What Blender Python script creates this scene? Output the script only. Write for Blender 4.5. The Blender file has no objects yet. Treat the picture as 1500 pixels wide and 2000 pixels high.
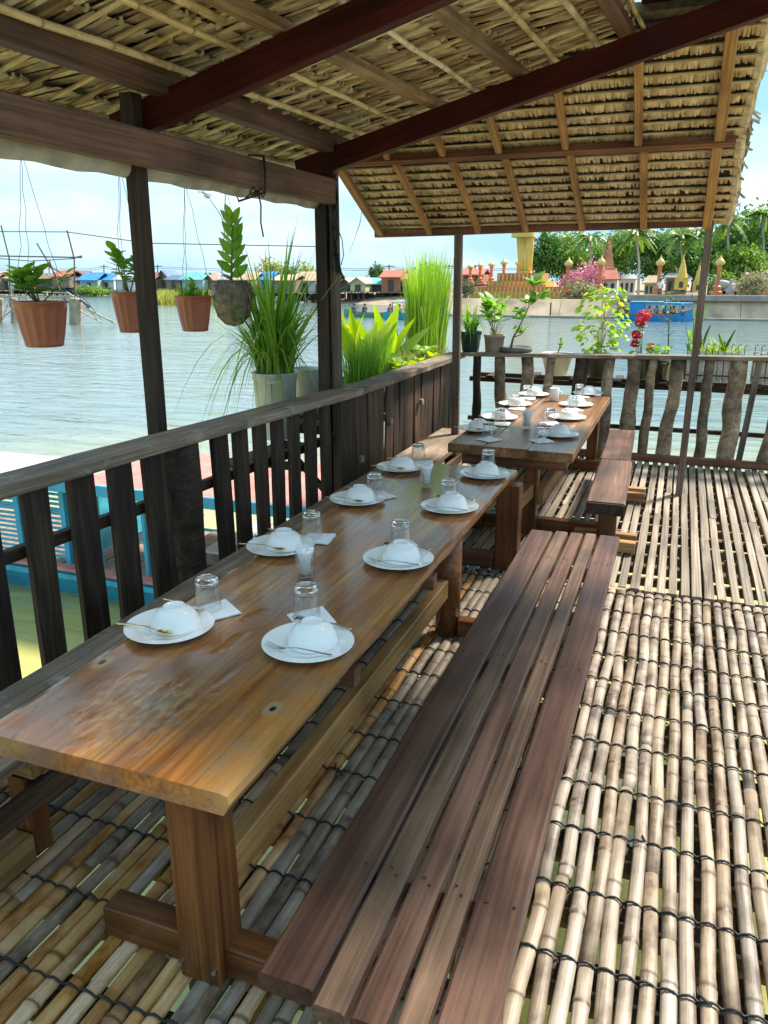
import bpy, math, random
from mathutils import Vector, Matrix, noise
random.seed(7)
R = math.radians
D = bpy.data
S = bpy.context.scene
COL = S.collection
rnd = random.random
def U(a, b): return random.uniform(a, b)

# ------------------------------------------------------------------ camera
PITCH, YAW, EYE, FPX = R(16.9), R(20.6), 1.6, 1500.0
cd = D.cameras.new('camera'); cam = D.objects.new('camera', cd); COL.objects.link(cam)
cam.location = (0, 0, EYE)
cam.rotation_euler = (R(90) - PITCH, 0, YAW)
cd.sensor_fit = 'VERTICAL'; cd.sensor_height = 36; cd.lens = 27
cd.clip_start = 0.05; cd.clip_end = 6000
S.camera = cam
# ------------------------------------------------------------------ light
SUN_EL, SUN_AZ = R(52), R(35)       # azimuth measured from +Y towards +X
w = D.worlds.new('World'); S.world = w; w.use_nodes = True
nt = w.node_tree; nt.nodes.clear()
def N(t, k, **kw):
    n = t.nodes.new(k)
    for a, b in kw.items(): setattr(n, a, b)
    return n
wo = N(nt, 'ShaderNodeOutputWorld'); bg = N(nt, 'ShaderNodeBackground')
sky = N(nt, 'ShaderNodeTexSky', sky_type='NISHITA', sun_disc=False)
sky.sun_elevation = SUN_EL; sky.sun_rotation = SUN_AZ
sky.air_density = 1.0; sky.dust_density = 0.6; sky.ozone_density = 2.5
tc = N(nt, 'ShaderNodeTexCoord'); mp = N(nt, 'ShaderNodeMapping'); mp.inputs['Scale'].default_value = (1.3, 1.3, 4.2)
mp.inputs['Location'].default_value = (3.1, .7, .4)
nz = N(nt, 'ShaderNodeTexNoise'); nz.inputs['Scale'].default_value = 1.5; nz.inputs['Detail'].default_value = 7; nz.inputs['Roughness'].default_value = .55
cr = N(nt, 'ShaderNodeValToRGB'); cr.color_ramp.elements[0].position = .45; cr.color_ramp.elements[1].position = .74
cr.color_ramp.elements[0].color = (1.45, 2.75, 3.55, 1); cr.color_ramp.elements[1].color = (4.6, 4.8, 4.95, 1)
mx = N(nt, 'ShaderNodeMixRGB'); mx.inputs[0].default_value = .92
for a, b in ((tc.outputs['Generated'], mp.inputs[0]), (mp.outputs[0], nz.inputs['Vector']), (nz.outputs['Fac'], cr.inputs[0]),
             (cr.outputs[0], mx.inputs[2]), (sky.outputs[0], mx.inputs[1]), (mx.outputs[0], bg.inputs[0]), (bg.outputs[0], wo.inputs[0])):
    nt.links.new(a, b)
bg.inputs[1].default_value = 0.06
sl = D.lights.new('sun', 'SUN'); sl.energy = 2.0; sl.angle = R(10); sl.color = (1, .91, .79)
so = D.objects.new('sun', sl); COL.objects.link(so)
so.rotation_euler = Vector((math.sin(SUN_AZ)*math.cos(SUN_EL), math.cos(SUN_AZ)*math.cos(SUN_EL), math.sin(SUN_EL))).to_track_quat('Z', 'Y').to_euler()
S.view_settings.view_transform = 'Standard'; S.view_settings.look = 'None'
S.view_settings.exposure = 2.32; S.view_settings.gamma = 1; S.view_settings.use_curve_mapping = False
S.render.engine = 'CYCLES'
S.cycles.max_bounces = 8; S.cycles.diffuse_bounces = 4; S.cycles.transmission_bounces = 8; S.cycles.transparent_max_bounces = 8

# ------------------------------------------------------------------ survey helpers: photo bearings to real positions on known planes
_fw = Vector((-math.sin(YAW)*math.cos(PITCH), math.cos(YAW)*math.cos(PITCH), -math.sin(PITCH)))
_rt = Vector((math.cos(YAW), math.sin(YAW), 0)); _up = _rt.cross(_fw); _C = Vector((0, 0, EYE))
def ray(u, v): return _rt*((u-750)/FPX) + _up*((1000-v)/FPX) + _fw
def onz(u, v, z): d = ray(u, v); return _C + d*((z-EYE)/d.z)
def ony(u, v, y): d = ray(u, v); return _C + d*(y/d.y)
def onp(p, n, u, v): d = ray(u, v); return _C + d*((p-_C).dot(n)/d.dot(n))

# ------------------------------------------------------------------ object helpers
def wmat(o):
    m = o.matrix_basis.copy()
    while o.parent: o = o.parent; m = o.matrix_basis @ m
    return m
def link(name, data, parent=None, M=None):
    o = D.objects.new(name, data); COL.objects.link(o)
    M = M or Matrix.Identity(4)
    if parent is not None:
        o.parent = parent; o.matrix_basis = wmat(parent).inverted() @ M
    else: o.matrix_basis = M
    return o
def T(x, y=None, z=None):
    return Matrix.Translation(x if y is None else (x, y, z))
def tag(o, label=None, cat=None, group=None, kind=None):
    if label: o['label'] = label
    if cat: o['category'] = cat
    if group: o['group'] = group
    if kind: o['kind'] = kind
    return o
def thing(name, loc, label, cat, group=None, rz=0):
    return tag(link(name, None, None, T(Vector(loc)) @ Matrix.Rotation(rz, 4, 'Z')), label, cat, group)
def struct(o): o['kind'] = 'structure'; return o
class MB:
    def __init__(s): s.v = []; s.f = []; s.m = []
    def add(s, vs, fs, mi=0):
        b = len(s.v); s.v += [tuple(q) for q in vs]; s.f += [tuple(i+b for i in f) for f in fs]; s.m += [mi]*len(fs)
    def box(s, c, d, M=None, mi=0):
        x, y, z = (q/2 for q in d); c = Vector(c)
        vs = [Vector(q) for q in ((-x,-y,-z),(x,-y,-z),(x,y,-z),(-x,y,-z),(-x,-y,z),(x,-y,z),(x,y,z),(-x,y,z))]
        if M: vs = [M @ q for q in vs]
        s.add([q+c for q in vs], [(0,3,2,1),(4,5,6,7),(0,1,5,4),(1,2,6,5),(2,3,7,6),(3,0,4,7)], mi)
    def tube(s, pts, r, n=8, caps=True, mi=0, flat=1.0):
        pts = [Vector(p) for p in pts]; k = len(pts)
        if not hasattr(r, '__len__'): r = [r]*k
        rings = []; up = None
        for i, p in enumerate(pts):
            t = (pts[min(i+1, k-1)] - pts[max(i-1, 0)])
            if t.length < 1e-9: t = Vector((0,0,1))
            t.normalize()
            if up is None: up = Vector((0,0,1)) if abs(t.z) < .9 else Vector((1,0,0))
            a = t.cross(up); 
            if a.length < 1e-4: a = t.cross(Vector((0,1,0)))
            a.normalize(); b = a.cross(t).normalized(); up = b
            rings.append([p + (a*math.cos(2*math.pi*j/n) + b*math.sin(2*math.pi*j/n)*flat)*r[i] for j in range(n)])
        vs = [q for g in rings for q in g]
        fs = [(i*n+j, i*n+(j+1) % n, (i+1)*n+(j+1) % n, (i+1)*n+j) for i in range(k-1) for j in range(n)]
        if caps: fs += [tuple(range(n-1, -1, -1)), tuple((k-1)*n+j for j in range(n))]
        s.add(vs, fs, mi)
    def lathe(s, prof, n=32, c=(0,0,0), mi=0, fx=None):
        c = Vector(c); vs = []
        for (r, z) in prof:
            for j in range(n):
                a = 2*math.pi*j/n; q = r*(fx(a, z) if fx else 1)
                vs.append(c + Vector((q*math.cos(a), q*math.sin(a), z)))
        k = len(prof)
        s.add(vs, [(i*n+j, i*n+(j+1) % n, (i+1)*n+(j+1) % n, (i+1)*n+j) for i in range(k-1) for j in range(n)], mi)
    def mesh(s, name, mats, smooth=False, bevel=0):
        m = D.meshes.new(name); m.from_pydata(s.v, [], s.f)
        for q in (mats if isinstance(mats, (list, tuple)) else [mats]): m.materials.append(q)
        m.polygons.foreach_set('material_index', s.m)
        if smooth: m.polygons.foreach_set('use_smooth', [True]*len(s.f))
        m.update(); return m
    def build(s, name, mats, parent=None, M=None, smooth=False):
        return link(name, s.mesh(name, mats, smooth), parent, M)
def frame(p0, p1, up=(0,0,1)):
    p0 = Vector(p0); p1 = Vector(p1); y = (p1-p0).normalized(); up = Vector(up)
    if abs(y.dot(up)) > .99: up = Vector((0,-1,0))
    x = y.cross(up).normalized(); z = x.cross(y)
    return Matrix(((x.x,y.x,z.x,p0.x),(x.y,y.y,z.y,p0.y),(x.z,y.z,z.z,p0.z),(0,0,0,1)))
def plank_mesh(L, w, h, ch=.004, seg=None, jit=.0015, warp=.003, seed=None):
    """a sawn timber along local +Y, chamfered, slightly uneven"""
    seg = seg or max(2, min(10, int(L/.3))); ch = min(ch, w*.25, h*.25)
    sd = U(0, 99) if seed is None else seed
    prof = [(-w/2+ch,-h/2),(w/2-ch,-h/2),(w/2,-h/2+ch),(w/2,h/2-ch),(w/2-ch,h/2),(-w/2+ch,h/2),(-w/2,h/2-ch),(-w/2,-h/2+ch)]
    b = MB(); vs = []
    for i in range(seg+1):
        y = L*i/seg; wx = warp*noise.noise((sd, y*1.1, 0)); wz = warp*noise.noise((0, y*1.1, sd))
        for (x, z) in prof: vs.append((x+wx+U(-jit, jit), y, z+wz+U(-jit, jit)*.5))
    n = 8
    fs = [(i*n+j, (i+1)*n+j, (i+1)*n+(j+1) % n, i*n+(j+1) % n) for i in range(seg) for j in range(n)]
    fs += [tuple(range(n)), tuple(seg*n+j for j in range(n-1, -1, -1))]
    b.add(vs, fs); return b
def beam(name, p0, p1, w, h, mat, parent, up=(0,0,1), **k):
    L = (Vector(p1)-Vector(p0)).length
    return plank_mesh(L, w, h, **k).build(name, mat, parent, frame(p0, p1, up))

# ------------------------------------------------------------------ materials
def newmat(name):
    m = D.materials.new(name); m.use_nodes = True; t = m.node_tree; p = t.nodes['Principled BSDF']; return m, t, p
def ramp(t, stops):
    c = N(t, 'ShaderNodeValToRGB'); e = c.color_ramp.elements
    while len(e) < len(stops): e.new(.5)
    for q, (pos, col) in zip(e, stops): q.position = pos; q.color = (*col, 1)
    return c
def wood(name, dark, mid, light, rough=(.45,.7), grain=28, stretch=.05, bump=.25, blotch=.5, var=.25, coat=0, wear=None, fine=1.0, spec=.3):
    m, t, p = newmat(name); L = t.links.new; p.inputs['Specular IOR Level'].default_value = spec
    co = N(t, 'ShaderNodeTexCoord'); oi = N(t, 'ShaderNodeObjectInfo')
    mu = N(t, 'ShaderNodeVectorMath', operation='SCALE'); mu.inputs[0].default_value = (13.7, 31.1, 7.3); L(oi.outputs['Random'], mu.inputs['Scale'])
    ad = N(t, 'ShaderNodeVectorMath', operation='ADD'); L(co.outputs['Object'], ad.inputs[0]); L(mu.outputs[0], ad.inputs[1])
    ma = N(t, 'ShaderNodeMapping'); ma.inputs['Scale'].default_value = (grain, grain*stretch, grain); L(ad.outputs[0], ma.inputs[0])
    n1 = N(t, 'ShaderNodeTexNoise'); n1.inputs['Scale'].default_value = 1; n1.inputs['Detail'].default_value = 8; n1.inputs['Roughness'].default_value = .62; n1.inputs['Distortion'].default_value = .7
    L(ma.outputs[0], n1.inputs['Vector'])
    mb = N(t, 'ShaderNodeMapping'); mb.inputs['Scale'].default_value = (grain*6, grain*.12, grain*6); L(ad.outputs[0], mb.inputs[0])
    n2 = N(t, 'ShaderNodeTexNoise'); n2.inputs['Scale'].default_value = 1; n2.inputs['Detail'].default_value = 4; L(mb.outputs[0], n2.inputs['Vector'])
    n3 = N(t, 'ShaderNodeTexNoise'); n3.inputs['Scale'].default_value = 2.6; n3.inputs['Detail'].default_value = 5; L(ad.outputs[0], n3.inputs['Vector'])
    c = ramp(t, [(.3, dark), (.5, mid), (.72, light)]); L(n1.outputs['Fac'], c.inputs[0])
    c2 = ramp(t, [(.35, (.55,.55,.55)), (.6, (1.1,1.1,1.1))]); L(n2.outputs['Fac'], c2.inputs[0])
    m1 = N(t, 'ShaderNodeMixRGB', blend_type='MULTIPLY'); m1.inputs[0].default_value = .75*fine; L(c.outputs[0], m1.inputs[1]); L(c2.outputs[0], m1.inputs[2])
    c3 = ramp(t, [(.32, (1-blotch,)*3), (.66, (1+blotch*.35,)*3)]); L(n3.outputs['Fac'], c3.inputs[0])
    m2 = N(t, 'ShaderNodeMixRGB', blend_type='MULTIPLY'); m2.inputs[0].default_value = 1; L(m1.outputs[0], m2.inputs[1]); L(c3.outputs[0], m2.inputs[2])
    mr = N(t, 'ShaderNodeMapRange'); mr.inputs['To Min'].default_value = 1-var; mr.inputs['To Max'].default_value = 1+var
    ml = N(t, 'ShaderNodeMath', operation='MULTIPLY'); ml.inputs[1].default_value = 7.31; fr = N(t, 'ShaderNodeMath', operation='FRACT')
    L(oi.outputs['Random'], ml.inputs[0]); L(ml.outputs[0], fr.inputs[0]); L(fr.outputs[0], mr.inputs['Value'])
    hs = N(t, 'ShaderNodeHueSaturation'); L(mr.outputs[0], hs.inputs['Value']); L(m2.outputs[0], hs.inputs['Color'])
    out = hs.outputs[0]
    if wear:   # paler scuffs
        n4 = N(t, 'ShaderNodeTexNoise'); n4.inputs['Scale'].default_value = 9; n4.inputs['Detail'].default_value = 9; n4.inputs['Roughness'].default_value = .7; L(ad.outputs[0], n4.inputs['Vector'])
        c4 = ramp(t, [(.56, (0,0,0)), (.7, (.6,.6,.6))]); L(n4.outputs['Fac'], c4.inputs[0])
        mw = N(t, 'ShaderNodeMixRGB'); L(c4.outputs[0], mw.inputs[0]); L(out, mw.inputs[1]); mw.inputs[2].default_value = (*wear, 1); out = mw.outputs[0]
    L(out, p.inputs['Base Color'])
    rr = N(t, 'ShaderNodeMapRange'); rr.inputs['To Min'].default_value = rough[0]; rr.inputs['To Max'].default_value = rough[1]; rr.inputs['From Min'].default_value = .3; rr.inputs['From Max'].default_value = .7
    L(n3.outputs['Fac'], rr.inputs['Value']); L(rr.outputs[0], p.inputs['Roughness'])
    bp = N(t, 'ShaderNodeBump'); bp.inputs['Strength'].default_value = bump; bp.inputs['Distance'].default_value = .004
    mm = N(t, 'ShaderNodeMath', operation='ADD'); L(n1.outputs['Fac'], mm.inputs[0]); L(n2.outputs['Fac'], mm.inputs[1]); L(mm.outputs[0], bp.inputs['Height'])
    L(bp.outputs[0], p.inputs['Normal'])
    if coat: p.inputs['Coat Weight'].default_value = coat; p.inputs['Coat Roughness'].default_value = .22
    return m
def plain(name, col, rough=.6, metal=0, var=.12, scale=12, bump=.1, trans=0, ior=1.45, spec=None, isl=0):
    m, t, p = newmat(name); L = t.links.new
    co = N(t, 'ShaderNodeTexCoord'); n = N(t, 'ShaderNodeTexNoise'); n.inputs['Scale'].default_value = scale; n.inputs['Detail'].default_value = 6
    L(co.outputs['Object'], n.inputs['Vector'])
    c = ramp(t, [(.3, tuple(q*(1-var) for q in col)), (.7, tuple(min(1, q*(1+var)) for q in col))]); L(n.outputs['Fac'], c.inputs[0])
    out = c.outputs[0]
    if isl:
        g = N(t, 'ShaderNodeNewGeometry'); mr = N(t, 'ShaderNodeMapRange'); mr.inputs['To Min'].default_value = 1-isl; mr.inputs['To Max'].default_value = 1+isl
        L(g.outputs['Random Per Island'], mr.inputs['Value']); hs = N(t, 'ShaderNodeHueSaturation'); L(mr.outputs[0], hs.inputs['Value']); L(out, hs.inputs['Color']); out = hs.outputs[0]
    L(out, p.inputs['Base Color']); p.inputs['Roughness'].default_value = rough; p.inputs['Metallic'].default_value = metal
    if bump:
        bp = N(t, 'ShaderNodeBump'); bp.inputs['Strength'].default_value = bump; bp.inputs['Distance'].default_value = .003; L(n.outputs['Fac'], bp.inputs['Height']); L(bp.outputs[0], p.inputs['Normal'])
    if trans: p.inputs['Transmission Weight'].default_value = trans; p.inputs['IOR'].default_value = ior
    return m
def leafmat(name, c1, c2, tr=.45, rough=.45):
    m, t, p = newmat(name); L = t.links.new
    g = N(t, 'ShaderNodeNewGeometry'); oi = N(t, 'ShaderNodeObjectInfo'); a = N(t, 'ShaderNodeMath', operation='ADD'); f = N(t, 'ShaderNodeMath', operation='FRACT')
    L(g.outputs['Random Per Island'], a.inputs[0]); L(oi.outputs['Random'], a.inputs[1]); L(a.outputs[0], f.inputs[0])
    mid = tuple((x+y)/2 for x, y in zip(c1, c2))
    c = ramp(t, [(0, c1), (.55, mid), (1, c2)]); L(f.outputs[0], c.inputs[0])
    L(c.outputs[0], p.inputs['Base Color']); p.inputs['Roughness'].default_value = rough
    ts = N(t, 'ShaderNodeBsdfTranslucent'); hs = N(t, 'ShaderNodeHueSaturation'); hs.inputs['Value'].default_value = 1.5; hs.inputs['Saturation'].default_value = 1.1
    L(c.outputs[0], hs.inputs['Color']); L(hs.outputs[0], ts.inputs['Color'])
    mx = N(t, 'ShaderNodeMixShader'); mx.inputs[0].default_value = tr; o = t.nodes['Material Output']
    L(p.outputs[0], mx.inputs[1]); L(ts.outputs[0], mx.inputs[2]); L(mx.outputs[0], o.inputs['Surface'])
    return m
M_ = {}
M_['rail'] = wood('weathered_rail_wood', (.15,.105,.07), (.26,.195,.14), (.40,.32,.245), rough=(.6,.85), wear=(.5,.46,.4))
M_['darkplank'] = wood('dark_baluster_wood', (.018,.011,.007), (.046,.029,.019), (.10,.066,.044), rough=(.6,.85), bump=.4)
M_['brownplank'] = wood('brown_board_wood', (.035,.018,.012), (.09,.05,.03), (.17,.10,.065), rough=(.55,.8), bump=.4, var=.5)
M_['eave'] = wood('brown_eave_timber', (.075,.036,.024), (.145,.075,.05), (.21,.12,.083), rough=(.55,.75), grain=16)
M_['redbeam'] = wood('varnished_red_timber', (.028,.003,.002), (.055,.007,.004), (.085,.013,.007), rough=(.45,.6), grain=14, var=.1, blotch=.3, spec=.15)
M_['purlin'] = wood('pale_purlin_wood', (.20,.115,.06), (.38,.245,.135), (.54,.39,.24), rough=(.6,.8), grain=18, blotch=.6)
M_['orange'] = wood('new_orange_timber', (.24,.115,.04), (.40,.21,.08), (.53,.32,.14), rough=(.5,.7), grain=20, blotch=.35, var=.15)
M_['redpurlin'] = wood('reddish_timber', (.14,.05,.028), (.24,.095,.05), (.34,.16,.09), rough=(.5,.7), grain=18)
M_['leg'] = wood('table_leg_wood', (.07,.022,.006), (.15,.052,.013), (.25,.10,.03), rough=(.32,.5), grain=15, coat=.2)
M_['stretcher'] = wood('stretcher_wood', (.22,.105,.03), (.37,.20,.068), (.50,.32,.13), rough=(.45,.6), grain=13)
M_['bench'] = wood('bench_wood', (.066,.028,.017), (.125,.058,.037), (.20,.108,.07), rough=(.38,.55), grain=16, coat=.1, var=.22, bump=.15)
M_['benchpale'] = wood('pale_bench_wood', (.09,.046,.026), (.17,.095,.056), (.26,.16,.10), rough=(.4,.55), grain=20, coat=.08, bump=.3)
M_['slat'] = wood('weathered_slat_wood', (.165,.13,.097), (.32,.265,.205), (.45,.39,.305), rough=(.65,.9), grain=30, bump=.5, var=.28)
M_['joist'] = wood('joist_wood', (.05,.03,.02), (.10,.065,.045), (.17,.12,.085), rough=(.7,.9))
M_['log'] = wood('barked_log', (.20,.125,.075), (.42,.30,.20), (.64,.51,.37), rough=(.7,.9), grain=14, stretch=.25, bump=.7, blotch=.75, var=.2)
M_['darklog'] = wood('dark_log', (.025,.015,.010), (.055,.035,.024), (.11,.08,.058), rough=(.7,.9), grain=14, stretch=.2, bump=.7)
M_['post'] = wood('shelter_post_wood', (.022,.012,.008), (.055,.033,.022), (.11,.07,.05), rough=(.6,.8), grain=18)
M_['farpost'] = wood('grey_brown_post', (.11,.075,.055), (.2,.145,.11), (.3,.235,.19), rough=(.6,.8), grain=18)
M_['black'] = plain('black_rope', (.012,.012,.013), .6, scale=200, bump=.3)
M_['wire'] = plain('thin_wire', (.12,.13,.14), .5, .3)
M_['tarp'] = plain('rolled_canvas', (.42,.39,.34), .75, var=.3, scale=9, bump=.6)
M_['china'] = plain('white_china', (.87,.865,.85), .1, var=.01, bump=0)
M_['paper'] = plain('white_paper', (.85,.87,.9), .9, var=.03)
M_['steel'] = plain('steel_cutlery', (.62,.62,.62), .18, 1, var=.05, bump=0)
M_['gold'] = plain('golden_cutlery', (.78,.62,.33), .2, 1, var=.05, bump=0)
M_['glass'] = plain('clear_glass', (1,1,1), .02, trans=1, ior=1.47, var=0, bump=0)
def thin_glass():
    m, t, p = newmat('thin_glass'); L = t.links.new; o = t.nodes['Material Output']
    tr = N(t, 'ShaderNodeBsdfTransparent'); tr.inputs[0].default_value = (.985,.99,.99,1); gl = N(t, 'ShaderNodeBsdfGlossy'); gl.inputs['Roughness'].default_value = .03
    fr = N(t, 'ShaderNodeLayerWeight'); fr.inputs['Blend'].default_value = .28
    mr = N(t, 'ShaderNodeMapRange'); mr.inputs['To Min'].default_value = .035; mr.inputs['To Max'].default_value = .55; L(fr.outputs['Facing'], mr.inputs['Value'])
    mx = N(t, 'ShaderNodeMixShader'); L(mr.outputs[0], mx.inputs[0]); L(tr.outputs[0], mx.inputs[1]); L(gl.outputs[0], mx.inputs[2]); L(mx.outputs[0], o.inputs['Surface']); return m
M_['thin'] = thin_glass()
M_['terra'] = plain('terracotta_plastic', (.36,.105,.055), .4, var=.06)
M_['soil'] = plain('potting_soil', (.06,.045,.035), .95, var=.4, scale=60, bump=.8)
M_['coco'] = wood('coconut_husk', (.10,.08,.055), (.22,.18,.13), (.38,.32,.24), rough=(.8,.95), grain=22, stretch=.15, bump=.8)
M_['whitepot'] = plain('white_plastic_pot', (.62,.63,.62), .45, var=.15, scale=6)
M_['greenpot'] = plain('dark_green_plastic', (.012,.045,.04), .4)
M_['beigepot'] = plain('beige_stone_pot', (.33,.26,.20), .8, var=.25)
M_['darkpot'] = plain('black_plastic_pot', (.02,.02,.022), .5)
M_['greytray'] = plain('grey_cement_tray', (.12,.12,.12), .8, var=.2)
M_['petal'] = plain('pale_pink_petals', (.75,.4,.45), .6)
M_['redpetal'] = leafmat('crimson_petals', (.55,.008,.02), (.75,.03,.06), .25)
M_['yellowp'] = plain('yellow_flower', (.8,.6,.05), .6)
G1 = M_['g_bright'] = leafmat('bright_leaves', (.10,.25,.025), (.28,.46,.07))
G2 = M_['g_lemon'] = leafmat('lemongrass_blades', (.08,.22,.02), (.32,.50,.08))
G3 = M_['g_yellow'] = leafmat('yellow_green_fern', (.22,.36,.03), (.44,.53,.04), .5)
G4 = M_['g_reed'] = leafmat('reed_blades', (.15,.32,.03), (.36,.50,.07), .5)
G5 = M_['g_dry'] = leafmat('dry_blades', (.30,.24,.13), (.48,.38,.2), .3)
G6 = M_['g_deep'] = leafmat('deep_leaves', (.05,.14,.02), (.14,.28,.04), .35)
M_['stem'] = plain('green_stem', (.16,.20,.06), .6)
M_['bark'] = plain('tree_bark', (.22,.18,.14), .9, var=.35, scale=5)
# bamboo
def bamboo(name, c1, c2, c3, var=.16):
    m, t, p = newmat(name); L = t.links.new
    co = N(t, 'ShaderNodeTexCoord'); oi = N(t, 'ShaderNodeObjectInfo')
    mu = N(t, 'ShaderNodeVectorMath', operation='SCALE'); mu.inputs[0].default_value = (3.7, 41.1, 7.3); L(oi.outputs['Random'], mu.inputs['Scale'])
    ad = N(t, 'ShaderNodeVectorMath', operation='ADD'); L(co.outputs['Object'], ad.inputs[0]); L(mu.outputs[0], ad.inputs[1])
    ma = N(t, 'ShaderNodeMapping'); ma.inputs['Scale'].default_value = (8, 5, 8); L(ad.outputs[0], ma.inputs[0])
    n1 = N(t, 'ShaderNodeTexNoise'); n1.inputs['Scale'].default_value = 1; n1.inputs['Detail'].default_value = 9; n1.inputs['Roughness'].default_value = .65; L(ma.outputs[0], n1.inputs['Vector'])
    mb = N(t, 'ShaderNodeMapping'); mb.inputs['Scale'].default_value = (160, 3, 160); L(ad.outputs[0], mb.inputs[0])
    n2 = N(t, 'ShaderNodeTexNoise'); n2.inputs['Scale'].default_value = 1; n2.inputs['Detail'].default_value = 4; L(mb.outputs[0], n2.inputs['Vector'])
    c = ramp(t, [(.30, tuple(q*.62 for q in c1)), (.40, c1), (.50, c2), (.68, c3)]); L(n1.outputs['Fac'], c.inputs[0])
    c2_ = ramp(t, [(.3, (.68,.66,.62)), (.62, (1.08,1.08,1.08))]); L(n2.outputs['Fac'], c2_.inputs[0])
    m1 = N(t, 'ShaderNodeMixRGB', blend_type='MULTIPLY'); m1.inputs[0].default_value = .8; L(c.outputs[0], m1.inputs[1]); L(c2_.outputs[0], m1.inputs[2])
    at = N(t, 'ShaderNodeAttribute', attribute_name='node'); 
    m2 = N(t, 'ShaderNodeMixRGB'); L(at.outputs['Fac'], m2.inputs[0]); L(m1.outputs[0], m2.inputs[1]); m2.inputs[2].default_value = (c1[0]*.5, c1[1]*.45, c1[2]*.4, 1)
    mr = N(t, 'ShaderNodeMapRange'); mr.inputs['To Min'].default_value = 1-var; mr.inputs['To Max'].default_value = 1+var
    ml = N(t, 'ShaderNodeMath', operation='MULTIPLY'); ml.inputs[1].default_value = 11.3; fr = N(t, 'ShaderNodeMath', operation='FRACT')
    L(oi.outputs['Random'], ml.inputs[0]); L(ml.outputs[0], fr.inputs[0]); L(fr.outputs[0], mr.inputs['Value'])
    mr2 = N(t, 'ShaderNodeMapRange'); mr2.inputs['To Min'].default_value = .75; mr2.inputs['To Max'].default_value = 1.25; L(oi.outputs['Random'], mr2.inputs['Value'])
    hs = N(t, 'ShaderNodeHueSaturation'); L(mr.outputs[0], hs.inputs['Value']); L(mr2.outputs[0], hs.inputs['Saturation']); L(m2.outputs[0], hs.inputs['Color']); L(hs.outputs[0], p.inputs['Base Color'])
    p.inputs['Roughness'].default_value = .5
    bp = N(t, 'ShaderNodeBump'); bp.inputs['Strength'].default_value = .6; bp.inputs['Distance'].default_value = .002; L(n2.outputs['Fac'], bp.inputs['Height']); L(bp.outputs[0], p.inputs['Normal'])
    return m
M_['bamboo'] = bamboo('weathered_bamboo', (.145,.105,.075), (.275,.22,.163), (.40,.335,.258))
M_['bamboowarm'] = bamboo('warm_bamboo', (.32,.16,.07), (.54,.33,.165), (.70,.52,.32), .22)  # warmer, newer poles, made paler still to offset the shade at near left
M_['bamboostraw'] = bamboo('straw_bamboo', (.40,.30,.17), (.60,.49,.31), (.72,.62,.44))

# ------------------------------------------------------------------ setting: river, banks
def water_mat():
    m, t, p = newmat('river_water'); L = t.links.new
    p.inputs['Roughness'].default_value = .07; p.inputs['IOR'].default_value = 1.6
    g = N(t, 'ShaderNodeTexCoord')
    def layer(sx, sy, sc, det, dist):
        ma = N(t, 'ShaderNodeMapping'); ma.inputs['Scale'].default_value = (sx, sy, 1); ma.inputs['Rotation'].default_value = (0, 0, -.35); L(g.outputs['Object'], ma.inputs[0])
        n = N(t, 'ShaderNodeTexNoise'); n.inputs['Scale'].default_value = sc; n.inputs['Detail'].default_value = det; n.inputs['Distortion'].default_value = dist; L(ma.outputs[0], n.inputs['Vector']); return n
    a = layer(.6, 1.6, 1.1, 6, .6); b = layer(.25, .6, .5, 3, .2)
    ad = N(t, 'ShaderNodeMath', operation='MULTIPLY_ADD'); L(b.outputs['Fac'], ad.inputs[0]); ad.inputs[1].default_value = 1.6; L(a.outputs['Fac'], ad.inputs[2])
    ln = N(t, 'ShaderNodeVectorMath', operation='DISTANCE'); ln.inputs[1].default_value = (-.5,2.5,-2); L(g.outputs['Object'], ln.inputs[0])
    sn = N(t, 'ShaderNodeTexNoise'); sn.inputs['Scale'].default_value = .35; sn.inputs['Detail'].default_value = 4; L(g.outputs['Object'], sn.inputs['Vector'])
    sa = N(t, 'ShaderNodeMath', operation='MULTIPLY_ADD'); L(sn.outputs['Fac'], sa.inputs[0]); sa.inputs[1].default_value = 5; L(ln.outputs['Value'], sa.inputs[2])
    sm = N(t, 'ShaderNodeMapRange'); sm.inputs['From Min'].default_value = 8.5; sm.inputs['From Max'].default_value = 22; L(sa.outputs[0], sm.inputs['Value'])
    sr = ramp(t, [(0, (.46,.42,.13)), (1, (.15,.22,.22))]); L(sm.outputs[0], sr.inputs[0]); L(sr.outputs[0], p.inputs['Base Color'])  # silty yellow near; blue-grey far out stands in for reflected sky
    bp = N(t, 'ShaderNodeBump'); bp.inputs['Strength'].default_value = .5; bp.inputs['Distance'].default_value = .2; L(ad.outputs[0], bp.inputs['Height']); L(bp.outputs[0], p.inputs['Normal'])
    return m
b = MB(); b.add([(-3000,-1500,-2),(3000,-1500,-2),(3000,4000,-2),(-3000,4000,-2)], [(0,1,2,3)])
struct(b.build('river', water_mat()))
def terrain(name, pts_front, depth, z0, z1, col):
    """strip of ground rising from a water line"""
    b = MB(); vs = []; k = len(pts_front); rows = ((0, z0), (.03, z0+(z1-z0)*.75), (.1, z1), (1, z1+.4))
    for (f, z) in rows:
        for i, (x, y) in enumerate(pts_front):
            dx, dy = depth; vs.append((x+dx*f, y+dy*f, z+(noise.noise((x*.2, y*.2, f*9))*.25 if f > 0 else 0)))
    fs = [(r*k+i, r*k+i+1, (r+1)*k+i+1, (r+1)*k+i) for r in range(3) for i in range(k-1)]
    b.add(vs, fs); return struct(b.build(name, plain(name+'_ground', col, .95, var=.3, scale=.6, bump=.5)))
terrain('right_river_bank', [(-60+q*8, 118-q*5.6 if q < 7 else 79.6) for q in range(25)], (20, 400), -2.3, -.1, (.30,.235,.17))
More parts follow.
